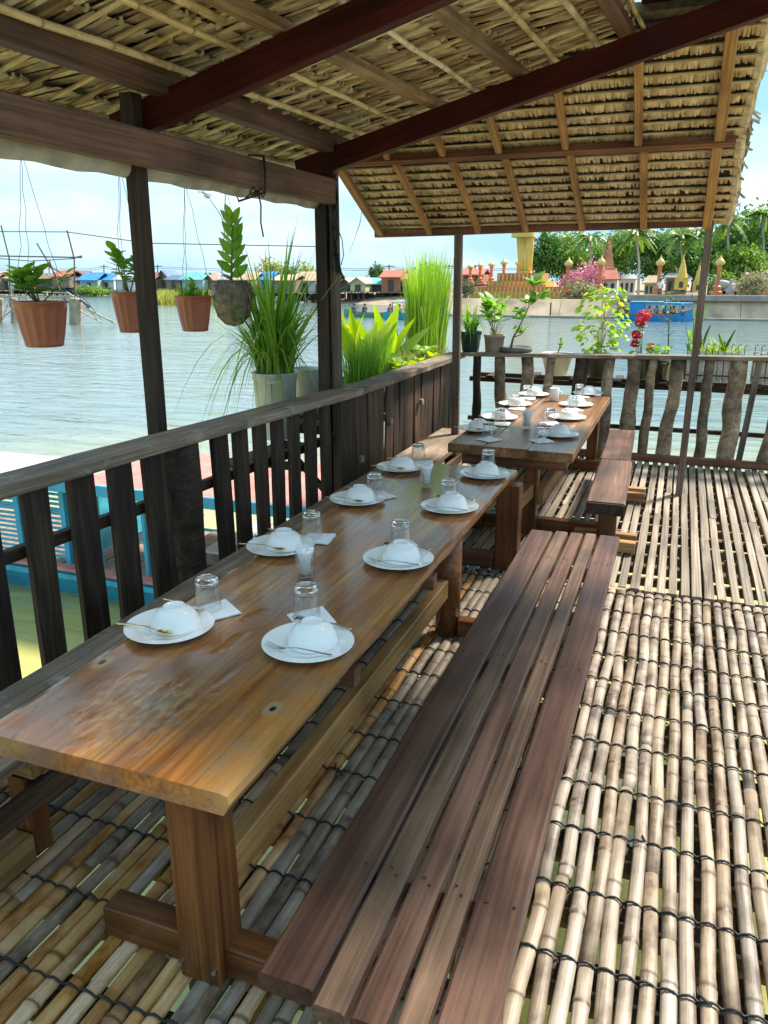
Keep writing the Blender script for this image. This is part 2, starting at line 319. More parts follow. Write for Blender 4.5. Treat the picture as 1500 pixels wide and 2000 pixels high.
terrain('far_river_bank', [(-420+q*40, 150+noise.noise((q, 0, 0))*6) for q in range(18)], (0, 600), -2.3, -1.3, (.22,.20,.12))

# ------------------------------------------------------------------ frame of the shelter
A = R(4.7)
u1 = Vector((math.sin(A), math.cos(A), 0)); n1 = Vector((math.cos(A), -math.sin(A), 0))
I0 = Vector((-2.12, 1.91, 0))                       # inner edge of the rail, first run
def RP(y, off=0, z=0):
    if y > 4.7: return Vector((-1.895+off, y, z))
    return I0 + u1*((y-1.91)/math.cos(A)) + n1*off + Vector((0,0,z))
P1 = Vector((-2.275, 2.98, 0)); P2 = Vector((-2.13, 4.60, 0))
bent = 7.3

# ---- floor of bamboo poles lashed with rope
floor = struct(link('bamboo_floor', None, None, T(0,0,0)))
def bamboo_mesh(L, r, seed, gap=.27):
    random.seed(seed); b = MB(); pts = []; rad = []; nodes = []; y = 0; nx = 0; nzz = 0; last = U(.05, gap)
    pts.append((0,0,0)); rad.append(r); nodes.append(0)
    while last < L-.04:
        px, pz = nx, nzz; nx, nzz = U(-.007,.007), U(-.003,.002)
        for dy, dr, nd in ((-.02, 1.0, 0), (-.006, 1.10, .2), (0, 1.13, .75), (.005, 1.0, .9), (.011, 1.07, .15), (.03, .99, 0)):
            pts.append((nx, last+dy, nzz)); rad.append(r*dr*U(.98,1.02)); nodes.append(nd)
        last += gap*U(.7, 1.3)
    pts.append((0,L,0)); rad.append(r); nodes.append(0)
    b.tube(pts, rad, 9); m = b.mesh('bamboo_pole', M_['bamboo'], smooth=True)
    at = m.attributes.new('node', 'FLOAT', 'POINT'); at.data.foreach_set('value', [q for q in nodes for _ in range(9)])
    return m
poleW = []; poleN = []
for k in range(10):
    m = bamboo_mesh(2.2, .0188+.0014*(k % 3), 100+k, .33); poleN.append(m)
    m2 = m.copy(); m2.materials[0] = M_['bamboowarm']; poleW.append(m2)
random.seed(11)
xs = []; x = -2.0
while x < 1.45:
    xs.append(x); x += .0465 + U(-.0012,.003)
for i, x in enumerate(xs):
    cut = U(1.7, 2.6)
    cut = U(1.2,2.9); spans = [(-.35, cut), (cut+.003, 4.04+U(-.012,.012))]
    for (y0, y1) in spans:
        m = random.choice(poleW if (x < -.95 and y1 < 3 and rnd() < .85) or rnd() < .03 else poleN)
        L = y1-y0
        flip = rnd() < .5
        Mx = T(x+U(-.002,.002), y1 if flip else y0, -.0145) @ Matrix.Rotation(math.pi if flip else 0, 4, 'Z') @ Matrix.Diagonal((1.04, L/2.2, .74, 1))
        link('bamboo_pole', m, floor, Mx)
for j in range(19):
    y = 3.985 - j*.243 + U(-.012,.012)
    if y < -.3: break
    for s in (1, -1):
        pts = []
        for i, x in enumerate(xs):
            wob = .010*noise.noise((x*2, j*3, 0)) - .02*(x > -.2)*(x+.2)
            hi, lo = (.0052, -.008) if s == 1 else (-.036, -.016)
            pts += [(x-.012, y+wob, hi-.0035*s), (x, y+wob+U(-.001,.001), hi), (x+.012, y+wob, hi-.0035*s), (x+.0225, y+wob+.0015*s, lo)]
        b = MB(); b.tube(pts, .0034, 5); 
        if s == 1:
            for q in range(2):   # knots
                kx = random.choice(xs)+.02; 
                for a in range(3): b.tube([(kx+U(-.01,.01), y+U(-.006,.006), .003), (kx+U(-.03,.03), y+U(-.03,.03), .004)], .0026, 5)
            b.build('lashing_rope', M_['black'], floor, smooth=True)
        else: b.build('lashing_rope', M_['black'], floor, smooth=True)
for j in range(17):   # poles carrying the bamboo
    y = .1 + j*.243
    b = MB(); b.tube([(-2.15,y,-.084),(-.3,y+.01,-.09),(1.6,y-.01,-.085)], U(.04,.06), 8); b.build('carrier_pole', M_['joist'], floor, smooth=True)
# ---- floor of sawn slats
sfloor = struct(link('slat_floor', None, None, T(0,4,0)))
slatm = [plank_mesh(1, .044, .02, ch=.003, seg=7, jit=.0022, warp=.006, seed=k*5).mesh('floor_slat', M_['slat']) for k in range(8)]
x = -1.95
while x < 1.5:
    wd = U(.85, 1.12)
    y0 = 4.075 + (U(-.01,.015)); brk = random.choice((5.1, 5.6, 6.2, 9)) 
    for (a, c) in ((y0, min(brk, 7.27)), (brk+.006, 7.27)):
        if c-a < .1: continue
        link('floor_slat', random.choice(slatm), sfloor, T(x+U(-.004,.004), a, -.013+U(-.003,.003)) @ Matrix.Rotation(U(-.004,.004), 4, 'Z') @ Matrix.Diagonal((wd, c-a, 1, 1)))
    x += .064*U(.93, 1.08)
nail = MB(); nail.lathe([(0.0001,.002),(.0032,.0018),(.0036,0)], 6); nm = nail.mesh('nail_head', plain('rusty_nail', (.06,.04,.03), .7, .5))
for j in range(16):
    y = 4.12 + j*.208
    beam('joist', (-2.05, y, -.052+U(-.004,.004)), (1.55, y+U(-.02,.02), -.052), U(.03,.06), .05, M_['joist'], sfloor)
beam('edge_joist', (-.42, 4.055, -.035), (-.13, 4.06, -.035), .035, .06, M_['purlin'], sfloor)
beam('bearer', (-2.2, 5.0, -.16), (1.6, 5.0, -.16), .1, .14, M_['joist'], sfloor)
beam('bearer', (-2.2, 6.6, -.16), (1.6, 6.6, -.16), .1, .14, M_['joist'], sfloor)
for x in (-2.0, -.9, .3, 1.45):
    beam('bearer', (x, -.4, -.26), (x, 7.4, -.26), .09, .1, M_['joist'], sfloor)
    for y in (.2, 2.6, 5.0, 7.2):
        b = MB(); b.tube([(x,y,-3),(x+.02,y,-1.5),(x,y,-.3)], .075, 8); b.build('pile', M_['darklog'], sfloor, smooth=True)

# ------------------------------------------------------------------ shelter: posts, beams, thatch
sh = thing('thatched_shelter', (-2.2, 3, 0), 'open river shelter with palm thatch roof on dark timber posts and red beams', 'shelter')
def post(p, z0, z1, w, d, mat, lean=(0,0), name='post'):
    return beam(name, (p[0], p[1], z0), (p[0]+lean[0], p[1]+lean[1], z1), w, d, mat, sh, up=(0,-1,0))
post(P1, -.5, 2.34, .066, .07, M_['post'], (.02, 0))
post(P2+n1*.0, -.5, 2.30, .075, .09, M_['post'])
post(P2+n1*.062+u1*.03, -.5, 2.27, .04, .08, M_['farpost'])
fp = onz(1325, 965, 0)
beam('post', (fp.x, fp.y, -.02), (fp.x+.005, fp.y, 1.99), .05, .055, M_['farpost'], sh, up=(0,-1,0))
lp = ony(896, 458, 6.16); beam('post', (lp.x+.02, 6.16, -.3), (lp.x, 6.16, 1.935), .06, .05, M_['farpost'], sh, up=(0,-1,0))
# eave beam and plate
def eavez(v0, v1):
    a_ = onp(RP(3,-.095), n1, 0, v0); c_ = onp(RP(3,-.095), n1, 638, v1); return lambda y: a_.z+(c_.z-a_.z)*(y-a_.y)/(c_.y-a_.y)
zt_f, zb_f = eavez(175,345), eavez(262,395)
e0 = RP(.6, -.13, (zt_f(.6)+zb_f(.6))/2); e1 = RP(4.50, -.13, (zt_f(4.5)+zb_f(4.5))/2)
beam('eave_beam', e0, e1, .07, zt_f(2.5)-zb_f(2.5), M_['eave'], sh, ch=.006)
pl0 = RP(.6, .02, 2.385); pl1 = RP(4.75, .02, 2.355)
pl0 = P1 + u1*(-1.1) + n1*.19 + Vector((0,0,2.385)); pl1 = P2 + u1*.12 + n1*.09 + Vector((0,0,2.36))
beam('wall_plate', pl0, pl1, .085, .10, M_['eave'], sh, ch=.006)
TA = math.tan(R(13.2)); cA, sA = math.cos(R(13.2)), math.sin(R(13.2))
sdir = n1*cA + Vector((0,0,sA)); wdir = sdir.cross(u1)*-1 if (sdir.cross(u1)).z < 0 else sdir.cross(u1)
def rafter(P, off0, length, w, h, drop=0):
    a = P + n1*off0 + Vector((0,0,2.245-drop+off0*TA))
    return beam('rafter', a, a+sdir*length, w, h, M_['redbeam'], sh, up=wdir, ch=.003)
rafter(P1+u1*.06, -.12, 2.2, .06, .125)
rafter(P2-u1*.07, -.12, 3.3, .06, .125)
# roof A plane: origin on plane above wall plate
OA = P2 - n1*0 + Vector((0,0,2.40))           # s=0 at the post line
def RA(t, s, wv=0): return OA + u1*t + sdir*s + wdir*wv     # t along the eave (0 at second post, negative towards camera)
T0, T1, S0, S1 = -2.6, .2, -.75, 1.82  # near end of the thatch cut short, out of view, to let sky light in
def back(name, c, nrm, mat): pass
M_['thatchback'] = plain('thatch_outer_layer', (.15,.12,.075), .95, var=.4, scale=30, bump=.8)
b = MB(); b.add([RA(T0,S0,.065), RA(T1+.35,S0,.065), RA(T1,S1,.065), RA(T0,S1,.065), RA(T0,S0,.12), RA(T1+.35,S0,.12), RA(T1,S1,.12), RA(T0,S1,.12)],
    [(0,1,2,3),(7,6,5,4),(0,4,5,1),(1,5,6,2),(2,6,7,3),(3,7,4,0)]); b.build('thatch_layer', M_['thatchback'], sh)
def thatchmat(name, c1, c2, c3):
    m, t, p = newmat(name); L = t.links.new
    g = N(t, 'ShaderNodeNewGeometry'); co = N(t, 'ShaderNodeTexCoord'); n = N(t, 'ShaderNodeTexNoise'); n.inputs['Scale'].default_value = 18; n.inputs['Detail'].default_value = 6; L(co.outputs['Object'], n.inputs['Vector'])
    c = ramp(t, [(0, c1), (.5, c2), (1, c3)]); L(g.outputs['Random Per Island'], c.inputs[0])
    c2_ = ramp(t, [(.3, (.6,.58,.55)), (.65, (1.1,1.1,1.1))]); L(n.outputs['Fac'], c2_.inputs[0])
    m1 = N(t, 'ShaderNodeMixRGB', blend_type='MULTIPLY'); m1.inputs[0].default_value = 1; L(c.outputs[0], m1.inputs[1]); L(c2_.outputs[0], m1.inputs[2]); L(m1.outputs[0], p.inputs['Base Color'])
    p.inputs['Roughness'].default_value = .65
    return m
M_['thatch'] = thatchmat('palm_thatch', (.33,.245,.165), (.56,.44,.315), (.78,.67,.52))
M_['thatchB'] = thatchmat('pale_palm_thatch', (.40,.27,.15), (.58,.425,.26), (.73,.58,.40))
def leafstrip(b, p, along, across, nrm, L, wd, sag, fold=.35, cross=2):
    """one dry leaf: V-folded strip from p"""
    vs = []; 
    for i in range(4):
        f = i/3; q = p + along*(L*f) + nrm*(sag(f)) ; ww = wd*(1-.25*f*f)
        vs += [q-across*ww/2 + nrm*0, q+nrm*(-fold*ww*.5), q+across*ww/2]
    b.add(vs, [(i*3+j, i*3+j+1, (i+1)*3+j+1, (i+1)*3+j) for i in range(3) for j in range(2)])
down = -sdir
row = 0; s = S1-.02
while s > S0+.05:
    b = MB(); t = T0
    lap0 = row*.37
    while t < T1 + (.3 if s < .9 else 0):
        wd = U(.026,.05); q = RA(t+wd/2, s+U(-.012,.012), U(.004,.012)); ang = U(-.05,.05)+.10*math.sin(t*3+row)
        al = (down*math.cos(ang)+u1*math.sin(ang)).normalized(); ac = al.cross(wdir)
        L = U(.26,.34); lift = U(.028,.05); dr = U(-.005,.006)
        leafstrip(b, q, al, ac, wdir, L, wd, lambda f: lift*f+dr*math.sin(f*3.1), fold=U(-.2,.45))
        # folded head curl
        if rnd() < .35:
            b.tube([q+al*.004-wdir*.002, q+al*.002-wdir*.012, q-al*.012-wdir*.010, q-al*.016+wdir*.003], wd*.2, 5, flat=.6)
        if rnd() < .25:
            leafstrip(b, q-wdir*.006+u1*U(-.02,.02), al, ac, wdir, L*U(.3,.7), wd*.5, lambda f: .012*f, fold=.8)
        t += wd*U(.62,.95)
    o = b.build('thatch_row', M_['thatch'], sh); o['kind'] = 'stuff'
    row += 1; s -= .185
# battens running up the slope
t = T0+.06; k = 0
while t < T1:
    segs = [(S0+.02, S1)]
    if rnd() < .5: c = U(.2,1.2); segs = [(S0+.02, c), (c+U(-.02,.05), S1)]
    for (a, c) in segs:
        if c-a < .15: continue
        j = U(-.01,.01)
        beam('batten', RA(t+j, a, -.021), RA(t+j+U(-.04,.04), c, -.021), U(.017,.027), .013, M_['bamboostraw'] if rnd() < .7 else M_['purlin'], sh, up=wdir, jit=.0008)
    t += U(.12,.165); k += 1
def bpole(name, a, c, r, mat, parent, gap=.3):
    L = (Vector(c)-Vector(a)).length; m = bamboo_mesh(L, r, int(U(0,9999)), gap); m.materials[0] = mat
    return link(name, m, parent, frame(a, c))
# purlins: x positions surveyed at the second rafter
def Sx(x): return (x+2.13)/cA/math.cos(A)
for x, kind in ((-2.42,'b'),(-1.88,'b'),(-1.66,'b'),(-1.41,'w'),(-1.18,'b'),(-.93,'w'),(-.76,'b'),(-.55,'b'),(-2.62,'b')):
    ss = Sx(x)
    if kind == 'b': bpole('bamboo_purlin', RA(T0-U(0,.12), ss+U(-.03,.03), -.042), RA(T1-.01, ss, -.042), U(.012,.017), M_['bamboostraw'], sh, .3)
    else: beam('purlin', RA(T0, ss-.03, -.048), RA(T1-.01, ss, -.048), .06, .055, M_['purlin'], sh, up=wdir, ch=.008, jit=.004, warp=.012)
bpole('bamboo_purlin', RA(T0,.62,-.035), RA(-1.75,.60,-.035), .016, M_['bamboostraw'], sh)
beam('ridge_purlin', RA(T0, Sx(-.40)-.02, -.05), RA(T1-.01, Sx(-.40), -.05), .065, .075, M_['redpurlin'], sh, up=wdir)
bpole('bamboo_purlin', RA(T0, Sx(-.34), -.02), RA(T1, Sx(-.34), -.02), .012, M_['bamboostraw'], sh)
# dark boarded part beyond the ridge
zc = RA(0, S1, 0).z
for i in range(8):
    bx = RA(0, S1, 0).x + .02 + i*.165
    beam('ceiling_board', (bx+.08, 2.6, zc+.10+.01*(i % 2)), (bx+.08, 4.66, zc+.10+.01*(i % 2)), .16, .018, M_['redbeam'], sh)
bx = RA(0, S1, 0).x
beam('ceiling_batten', (bx+.0, 4.60, zc+.045), (bx+1.32, 4.60, zc+.075), .035, .03, M_['purlin'], sh)
beam('cross_beam', (bx-.05, 4.60, zc-.03), (bx+1.3, 4.60, zc+.02), .05, .08, M_['redpurlin'], sh)
# ---- roof B
YB, ZB, TB = 6.18, 1.99, .485
pB = math.atan(TB); dB = Vector((0, -math.cos(pB), math.sin(pB))); nB = Vector((0, math.sin(pB), math.cos(pB)))
def RB(x, s, wv=0): return Vector((x, YB, ZB)) + dB*s + nB*wv
XB0, XB1 = -2.38, .16; LB = 1.86
b = MB(); q = [RB(XB0-.02,-.05,.07), RB(XB1+.06,-.05,.07), RB(XB1+.06,LB,.07), RB(XB0-.02,LB,.07)]; q += [v+nB*.06 for v in q]
b.add(q, [(3,2,1,0),(4,5,6,7),(0,1,5,4),(1,2,6,5),(2,3,7,6),(3,0,4,7)]); b.build('thatch_layer', M_['thatchback'], sh)
k = 0; s = .03
while s < LB:
    b = MB(); x = XB0
    while x < XB1+.08:
        wd = U(.011,.022); L = U(.072,.082)+.004*math.sin(x*9+k)
        if rnd() < .02: L *= U(.5,.8)
        if 2 <= k <= 6 and rnd() < .10+.12*math.sin(x*7+k): L *= U(.3,.7) 
        q = RB(x+wd/2, s+U(-.004,.004), -.004); an = U(-.06,.06)
        al = (-dB*math.cos(an)+Vector((1,0,0))*math.sin(an)); ac = Vector((1,0,0))
        li = U(-.003,.004)
        leafstrip(b, q, al, ac, nB, L, wd, lambda f: .006*f*f+li*f, fold=U(-.1,.25))
        x += wd*U(.8,1.0)
    x = XB0
    while x < XB1+.08:
        wd = U(.03,.05); q = RB(x+wd/2, s+.02, .03)
        leafstrip(b, q, -dB, Vector((1,0,0)), nB, .2, wd, lambda f: .03*f, fold=.4); b.m[-6:] = [1]*6; x += wd*.85  # deeper leaves coloured dark to give the shadowed gap under each row
    o = b.build('thatch_row', [M_['thatchB'], M_['thatchback']], sh); o['kind'] = 'stuff'
    bo = RB(XB0, s+.004, -.010); beam('batten', RB(XB0, s+.006+U(-.004,.004), -.011), RB(XB1+.08, s+.006+U(-.004,.004), -.011), .009, .012, M_['bamboostraw'], sh, up=nB, jit=.001, warp=.006)
    s += .098; k += 1
for i, (xb, wr) in enumerate(((-2.345,.055),(-1.93,.04),(-1.54,.04),(-1.17,.04),(-.75,.042),(-.32,.046),(.10,.06))):
    s0 = .955
    beam('rafter', RB(xb, .0, -.042), RB(xb+U(-.01,.01), s0-.03, -.042), wr, .045, M_['orange'], sh, up=nB)
    xx = xb - (.0 if i in (0, 6) else .03)
    beam('rafter', RB(xx, s0+.03, -.042), RB(xx+U(-.015,.015), LB, -.042), wr, .045, M_['orange'], sh, up=nB)
beam('purlin', RB(XB0+.02, .955, -.045), RB(XB1+.03, .955, -.045), .055, .05, M_['redpurlin'], sh, up=nB)
beam('eave_beam', (-2.40, 6.19, 1.945), (.135, 6.19, 1.975), .055, .05, M_['redpurlin'], sh)
# verge of the right gable: bundled thatch with torn ends
b = MB(); pts = [RB(XB1+.07+.012*math.sin(s*5), s-.05, .02) for s in [i*.1 for i in range(20)]]
b.tube(pts, [.032+.008*math.sin(i*1.7) for i in range(20)], 7)
for i in range(20):
    p = RB(XB1+.075, U(0, LB), .02); dd = Vector((U(.1,.8), U(-.2,.2), U(-1,-.3))).normalized()
    L = U(.03,.1); leafstrip(b, p, dd, dd.cross(Vector((0,1,0))).normalized(), Vector((1,0,0)), L, U(.008,.018), lambda f: .01*f*f)
o = b.build('thatch_verge', M_['thatch'], sh); o['kind'] = 'stuff'
b = MB()
for i in range(28):
    p = RB(XB0-.02, U(0, LB), .04); dd = Vector((U(-.8,-.1), U(-.3,.3), U(-1,-.2))).normalized()
    leafstrip(b, p, dd, dd.cross(Vector((0,1,0))).normalized(), Vector((1,0,0)), U(.02,.05), .012, lambda f: 0)
o = b.build('thatch_fringe', M_['thatch'], sh); o['kind'] = 'stuff'
b = MB(); b.tube([RB(XB0-.02,.3,.03), RB(XB0-.02,.28,.0)+Vector((-.03,0,-.1)), RB(XB0-.02,.3,-.05)+Vector((-.12,0,-.32))], [.002,.008,.001], 5, flat=.2); b.build('loose_leaf', M_['thatch'], sh)
# rolled canvas and its ties
tp = thing('rolled_tarp', RP(2.5,-.16,2.0), 'rolled pale canvas blind tied under the left eave beam', 'blind')
ZT0 = onp(RP(2.4,-.26), n1, 0, 281).z; ZT1 = onp(RP(4.5,-.26), n1, 605, 390).z
b = MB(); pts = []; rad = []
for i in range(34):
    y = .9+i*(4.52-.9)/33; zt_ = ZT0+(ZT1-ZT0)*(y-2.4)/2.1; pts.append(RP(y, -.26, zt_+.005*math.sin(i*.9))); rad.append(.042+.007*noise.noise((i*.5,0,0)))
b.tube(pts, rad, 14); 
for i in range(9):   # loose lip of canvas
    pass
for sgn in (1,):
    vs = []
    for i in range(34):
        y = .9+i*(4.52-.9)/33; zt_ = ZT0+(ZT1-ZT0)*(y-2.4)/2.1; vs += [RP(y, -.215, zt_+.045), RP(y, -.213+.010*math.sin(i*1.3), zt_-.012*math.sin(i*.8)), RP(y, -.25, zt_-.048+.006*math.sin(i*1.9))]
    b.add(vs, [(i*3+j, i*3+j+1, (i+1)*3+j+1, (i+1)*3+j) for i in range(33) for j in range(2)])
b.build('canvas_roll', M_['tarp'], tp, smooth=True)
tie = onp(RP(3, -.085, 2), n1, 515, 350)
c = Vector((tie.x, tie.y, 0))
b = MB()
loop = [c+n1*.005+Vector((0,0,2.19)), c+n1*.012+Vector((0,0,2.11)), c+n1*.005+Vector((0,0,2.02)), c-n1*.16+Vector((0,0,1.985)), c-n1*.2+Vector((0,0,2.1)), c-n1*.08+Vector((0,0,2.2)), c+n1*.005+Vector((0,0,2.19))]
b.tube(loop, .005, 6, flat=1.4)
k0 = c+n1*.01-u1*.07+Vector((0,0,2.015))
for a in range(4):
    b.tube([k0+Vector((U(-.01,.01),U(-.015,.015),U(-.012,.012))) for _ in range(3)], .007, 6)
for (du, dz, s) in ((.05,-.01,1), (-.06,-.035,1)):
    b.tube([k0, k0+u1*du*.6+Vector((0,0,.022)), k0+u1*du*1.25+Vector((0,0,dz*.2)), k0+u1*du*.9+Vector((0,0,-.02)), k0], .004, 6)
b.tube([k0, k0+u1*.02+Vector((0,0,-.06)), k0+u1*.012+Vector((0,0,-.14)), k0+u1*.03+Vector((0,0,-.21))], .004, 6)
b.tube([k0, k0-u1*.06+Vector((0,0,-.01)), k0-u1*.11+Vector((0,0,-.035))], .004, 6)
b.build('tie_rope', M_['black'], tp, smooth=True)
# tangle of black rope on the second post
rp = thing('rope_bundle', P2+Vector((.06,0,1.9)), 'tangled bundle of black rope hanging on the corner post', 'rope')
b = MB()
for i in range(9):
    ph = U(0,6); z0 = 2.2+U(-.08,.03); z1 = U(1.62,1.9); pts = []
    for k in range(12):
        f = k/11; z = z0+(z1-z0)*f
        pts.append(P2+n1*(.095+.014*math.sin(ph+f*9))+u1*(-.03+.022*math.cos(ph*2+f*11))+Vector((0,0,z)))
    b.tube(pts, U(.004,.007), 6)
b.tube([P2+n1*.1+Vector((0,0,1.9)), P2+n1*.13+Vector((0,0,1.83)), P2+n1*.14+Vector((0,0,1.74)), P2+n1*.12+Vector((0,0,1.68))], .003, 5)
for i in range(3): b.tube([P2+n1*.11+u1*-.03+Vector((0,0,1.75)), P2+n1*(.12+U(0,.02))+u1*-.03+Vector((0,0,1.64)), P2+n1*(.13+U(0,.03))+u1*-.03+Vector((0,0,1.6))], .006, 6)
for z in (2.17, 2.22, 2.26): b.tube([P2+n1*(.095*math.cos(a))+u1*(.085*math.sin(a))+Vector((0,0,z+.01*math.sin(a))) for a in [i*.7 for i in range(10)]], .005, 5)
b.build('rope_strands', M_['black'], rp, smooth=True)

# ------------------------------------------------------------------ railings
rl = thing('side_railing', RP(3,0,0), 'dark plank railing with grey handrail along the left side above the moored boat', 'railing')
ZR = .895
beam('handrail', RP(.7,-.085,ZR), RP(4.66,-.085,ZR), .17, .05, M_['rail'], rl, ch=.006, seg=14, jit=.002)
q0 = RP(4.665,-.085,ZR); q1 = Vector((-1.985, 6.05, ZR)); q2 = Vector((-2.0, 7.36, ZR))
beam('handrail', q0, q1, .165, .05, M_['rail'], rl, ch=.006, seg=8, jit=.002)
beam('handrail', q1+Vector((0,.006,0)), q2, .16, .05, M_['rail'], rl, ch=.006, seg=8, jit=.002)
for (a, c_) in ((1.12,1.23),(1.32,1.44),(1.53,1.64),(1.80,1.93),(2.03,2.15),(2.24,2.38),(2.45,2.59),(2.65,2.80),(3.13,3.26),(3.31,3.43),(3.49,3.60),(3.66,3.77),(3.83,3.94),(4.01,4.13),(4.19,4.30)):
    y = (a+c_)/2; wd = (c_-a)*.92; p = RP(y, -.06)
    ln = U(-.02,.012)
    beam('baluster', p+Vector((0,0,-.02))-u1*ln, p+Vector((0,0,ZR-.027)), .028, wd, M_['darkplank'], rl, up=tuple(u1), ch=.003, jit=.002, seg=5)
# broad timber behind the balusters
b = MB(); p = RP(2.98,-.17)
prof = []
for i in range(9):
    z = -.9+i*(ZR+.87)/8
    prof.append((p.x+.01*noise.noise((i,1,0)), p.y+.012*noise.noise((i,2,0)), z))
b.tube(prof, [.13*U(.96,1.04) for _ in prof], 10); b.build('timber_pile', M_['darklog'], rl, smooth=False)
beam('baluster', RP(4.50,-.06,-.02), RP(4.50,-.06,ZR-.027), .06, .2, M_['darkplank'], rl, up=tuple(u1))
y = 4.68
while y < 7.25:
    wd = U(.11,.22); xo = -1.985-U(0,.045)+(.0)
    px = -1.975 + (RP(y,-.06).x+1.975)*max(0, 1-(y-4.6)/.8)
    beam('board', (px-U(0,.03), y+wd/2, -.02), (px-U(0,.03), y+wd/2, ZR-.027), .022, wd*.95, M_['brownplank'] if rnd() < .7 else M_['darkplank'], rl, up=(0,1,0), ch=.003, jit=.002)
    y += wd+U(0,.012)
    if rnd() < .25: y += .025
beam('bottom_rail', RP(.8,-.05,.1), RP(4.6,-.05,.1), .05, .07, M_['brownplank'], rl)
beam('outer_rail', RP(.9,-.12,.62), RP(4.6,-.12,.62), .04, .05, M_['brownplank'], rl)
for y, z in ((4.72,.42),(5.3,.58),(5.35,.2),(6.05,.62)): beam('cleat', (-1.95,y,z), (-1.95,y+.05,z), .03, .045, M_['rail'], rl)

rf = thing('log_railing', (-.2,7.3,0), 'rustic railing of rough debarked logs under a plank handrail at the far end', 'railing')
zl = lambda x: .905+(x+1.9)*.018
beam('handrail', (-1.95,7.34,zl(-1.95)), (-.35,7.34,zl(-.35)), .15, .034, M_['rail'], rf, seg=8)
beam('handrail', (-.345,7.34,zl(-.345)), (1.7,7.34,zl(1.7)), .15, .034, M_['rail'], rf, seg=8)
def log(x0, x1, r, dark=0, z0=.02):
    b = MB(); pts = []; rad = []; sd = U(0,99); zt = zl(x0)-.018
    for i in range(15):
        f = i/14; z = z0+(zt-z0)*f
        kn = .22*math.exp(-((f-.35-.3*math.sin(sd))**2)/.003)
        pts.append((x1+(x0-x1)*f+.02*noise.noise((sd, f*3, 0)), 7.33+.012*noise.noise((sd, 5, f*3)), z))
        rad.append(r*.84*(1.06-.16*f+.13*noise.noise((sd, f*4, 9))+kn*.5))
    b.tube(pts, rad, 12)
    for i, v in enumerate(b.v):
        n_ = 1+.12*noise.noise((v[0]*25, v[1]*25, v[2]*6)); cx, cy, _ = pts[i//12]
        b.v[i] = (cx+(v[0]-cx)*n_, cy+(v[1]-cy)*n_, v[2])
    return b.build('log_baluster', M_['darklog'] if dark else M_['log'], rf, smooth=True)
for (x0, x1, r, d) in ((-1.80,-1.78,.05,1),(-1.59,-1.50,.07,0),(-1.32,-1.30,.075,0),(-1.09,-1.16,.05,0),(-.82,-.84,.08,1),(-.57,-.56,.06,0),(-.35,-.37,.075,0),(-.19,-.22,.048,0),(.02,-.04,.072,0),(.27,.27,.055,0),(.51,.49,.088,0),(.90,.80,.07,0),(1.12,1.1,.06,0),(1.38,1.36,.07,0)):
    log(x0, x1, r, d)
beam('plank_baluster', (.60,7.31,0), (.66,7.31,zl(.66)-.018), .05, .03, M_['farpost'], rf, up=(0,-1,0))
beam('sill', (-1.9,7.27,.035), (1.7,7.27,.035), .05, .07, M_['redpurlin'], rf)
for z, r in ((.27,.022),):
    b = MB(); b.tube([(-1.9+i*.3, 7.45, z+.012*noise.noise((i,0,3))) for i in range(13)], r, 8); b.build('cross_pole', M_['darklog'], rf, smooth=True)
beam('shelf_bearer', (-1.9,7.48,.655), (1.7,7.48,.645), .05, .045, M_['darkplank'], rf)
beam('shelf_bearer', (-1.9,7.85,.655), (1.7,7.85,.645), .05, .045, M_['darkplank'], rf)
for i in range(9): beam('shelf_slat', (-1.7+i*.4,7.44,.687), (-1.7+i*.4,7.92,.687), .07, .015, M_['darkplank'], rf)
# flower shelf on the left
sfl = thing('plant_shelf', (-2.4,5,.3), 'low timber shelf outside the left railing carrying buckets and herb boxes', 'shelf')
for i, off in enumerate((-.30,-.43,-.56,-.70)): beam('shelf_board', RP(4.71,off,.62), RP(7.75,off-.06,.62), .11, .02, M_['brownplank'], sfl)
for y in (4.8,5.8,6.6,7.4): beam('bracket', RP(y,-.2,.585), RP(y,-.8,.585), .04, .05, M_['darkplank'], sfl); beam('strut', RP(y,-.78,.56), RP(y,-.2,0), .04, .04, M_['darkplank'], sfl)
for off in (-.42,-.58): beam('shelf_board', RP(3.9,off,.50), RP(4.69,off,.50), .15, .02, M_['brownplank'], sfl)
beam('bracket', RP(4.2,-.2,.465), RP(4.2,-.72,.465), .04, .05, M_['darkplank'], sfl)

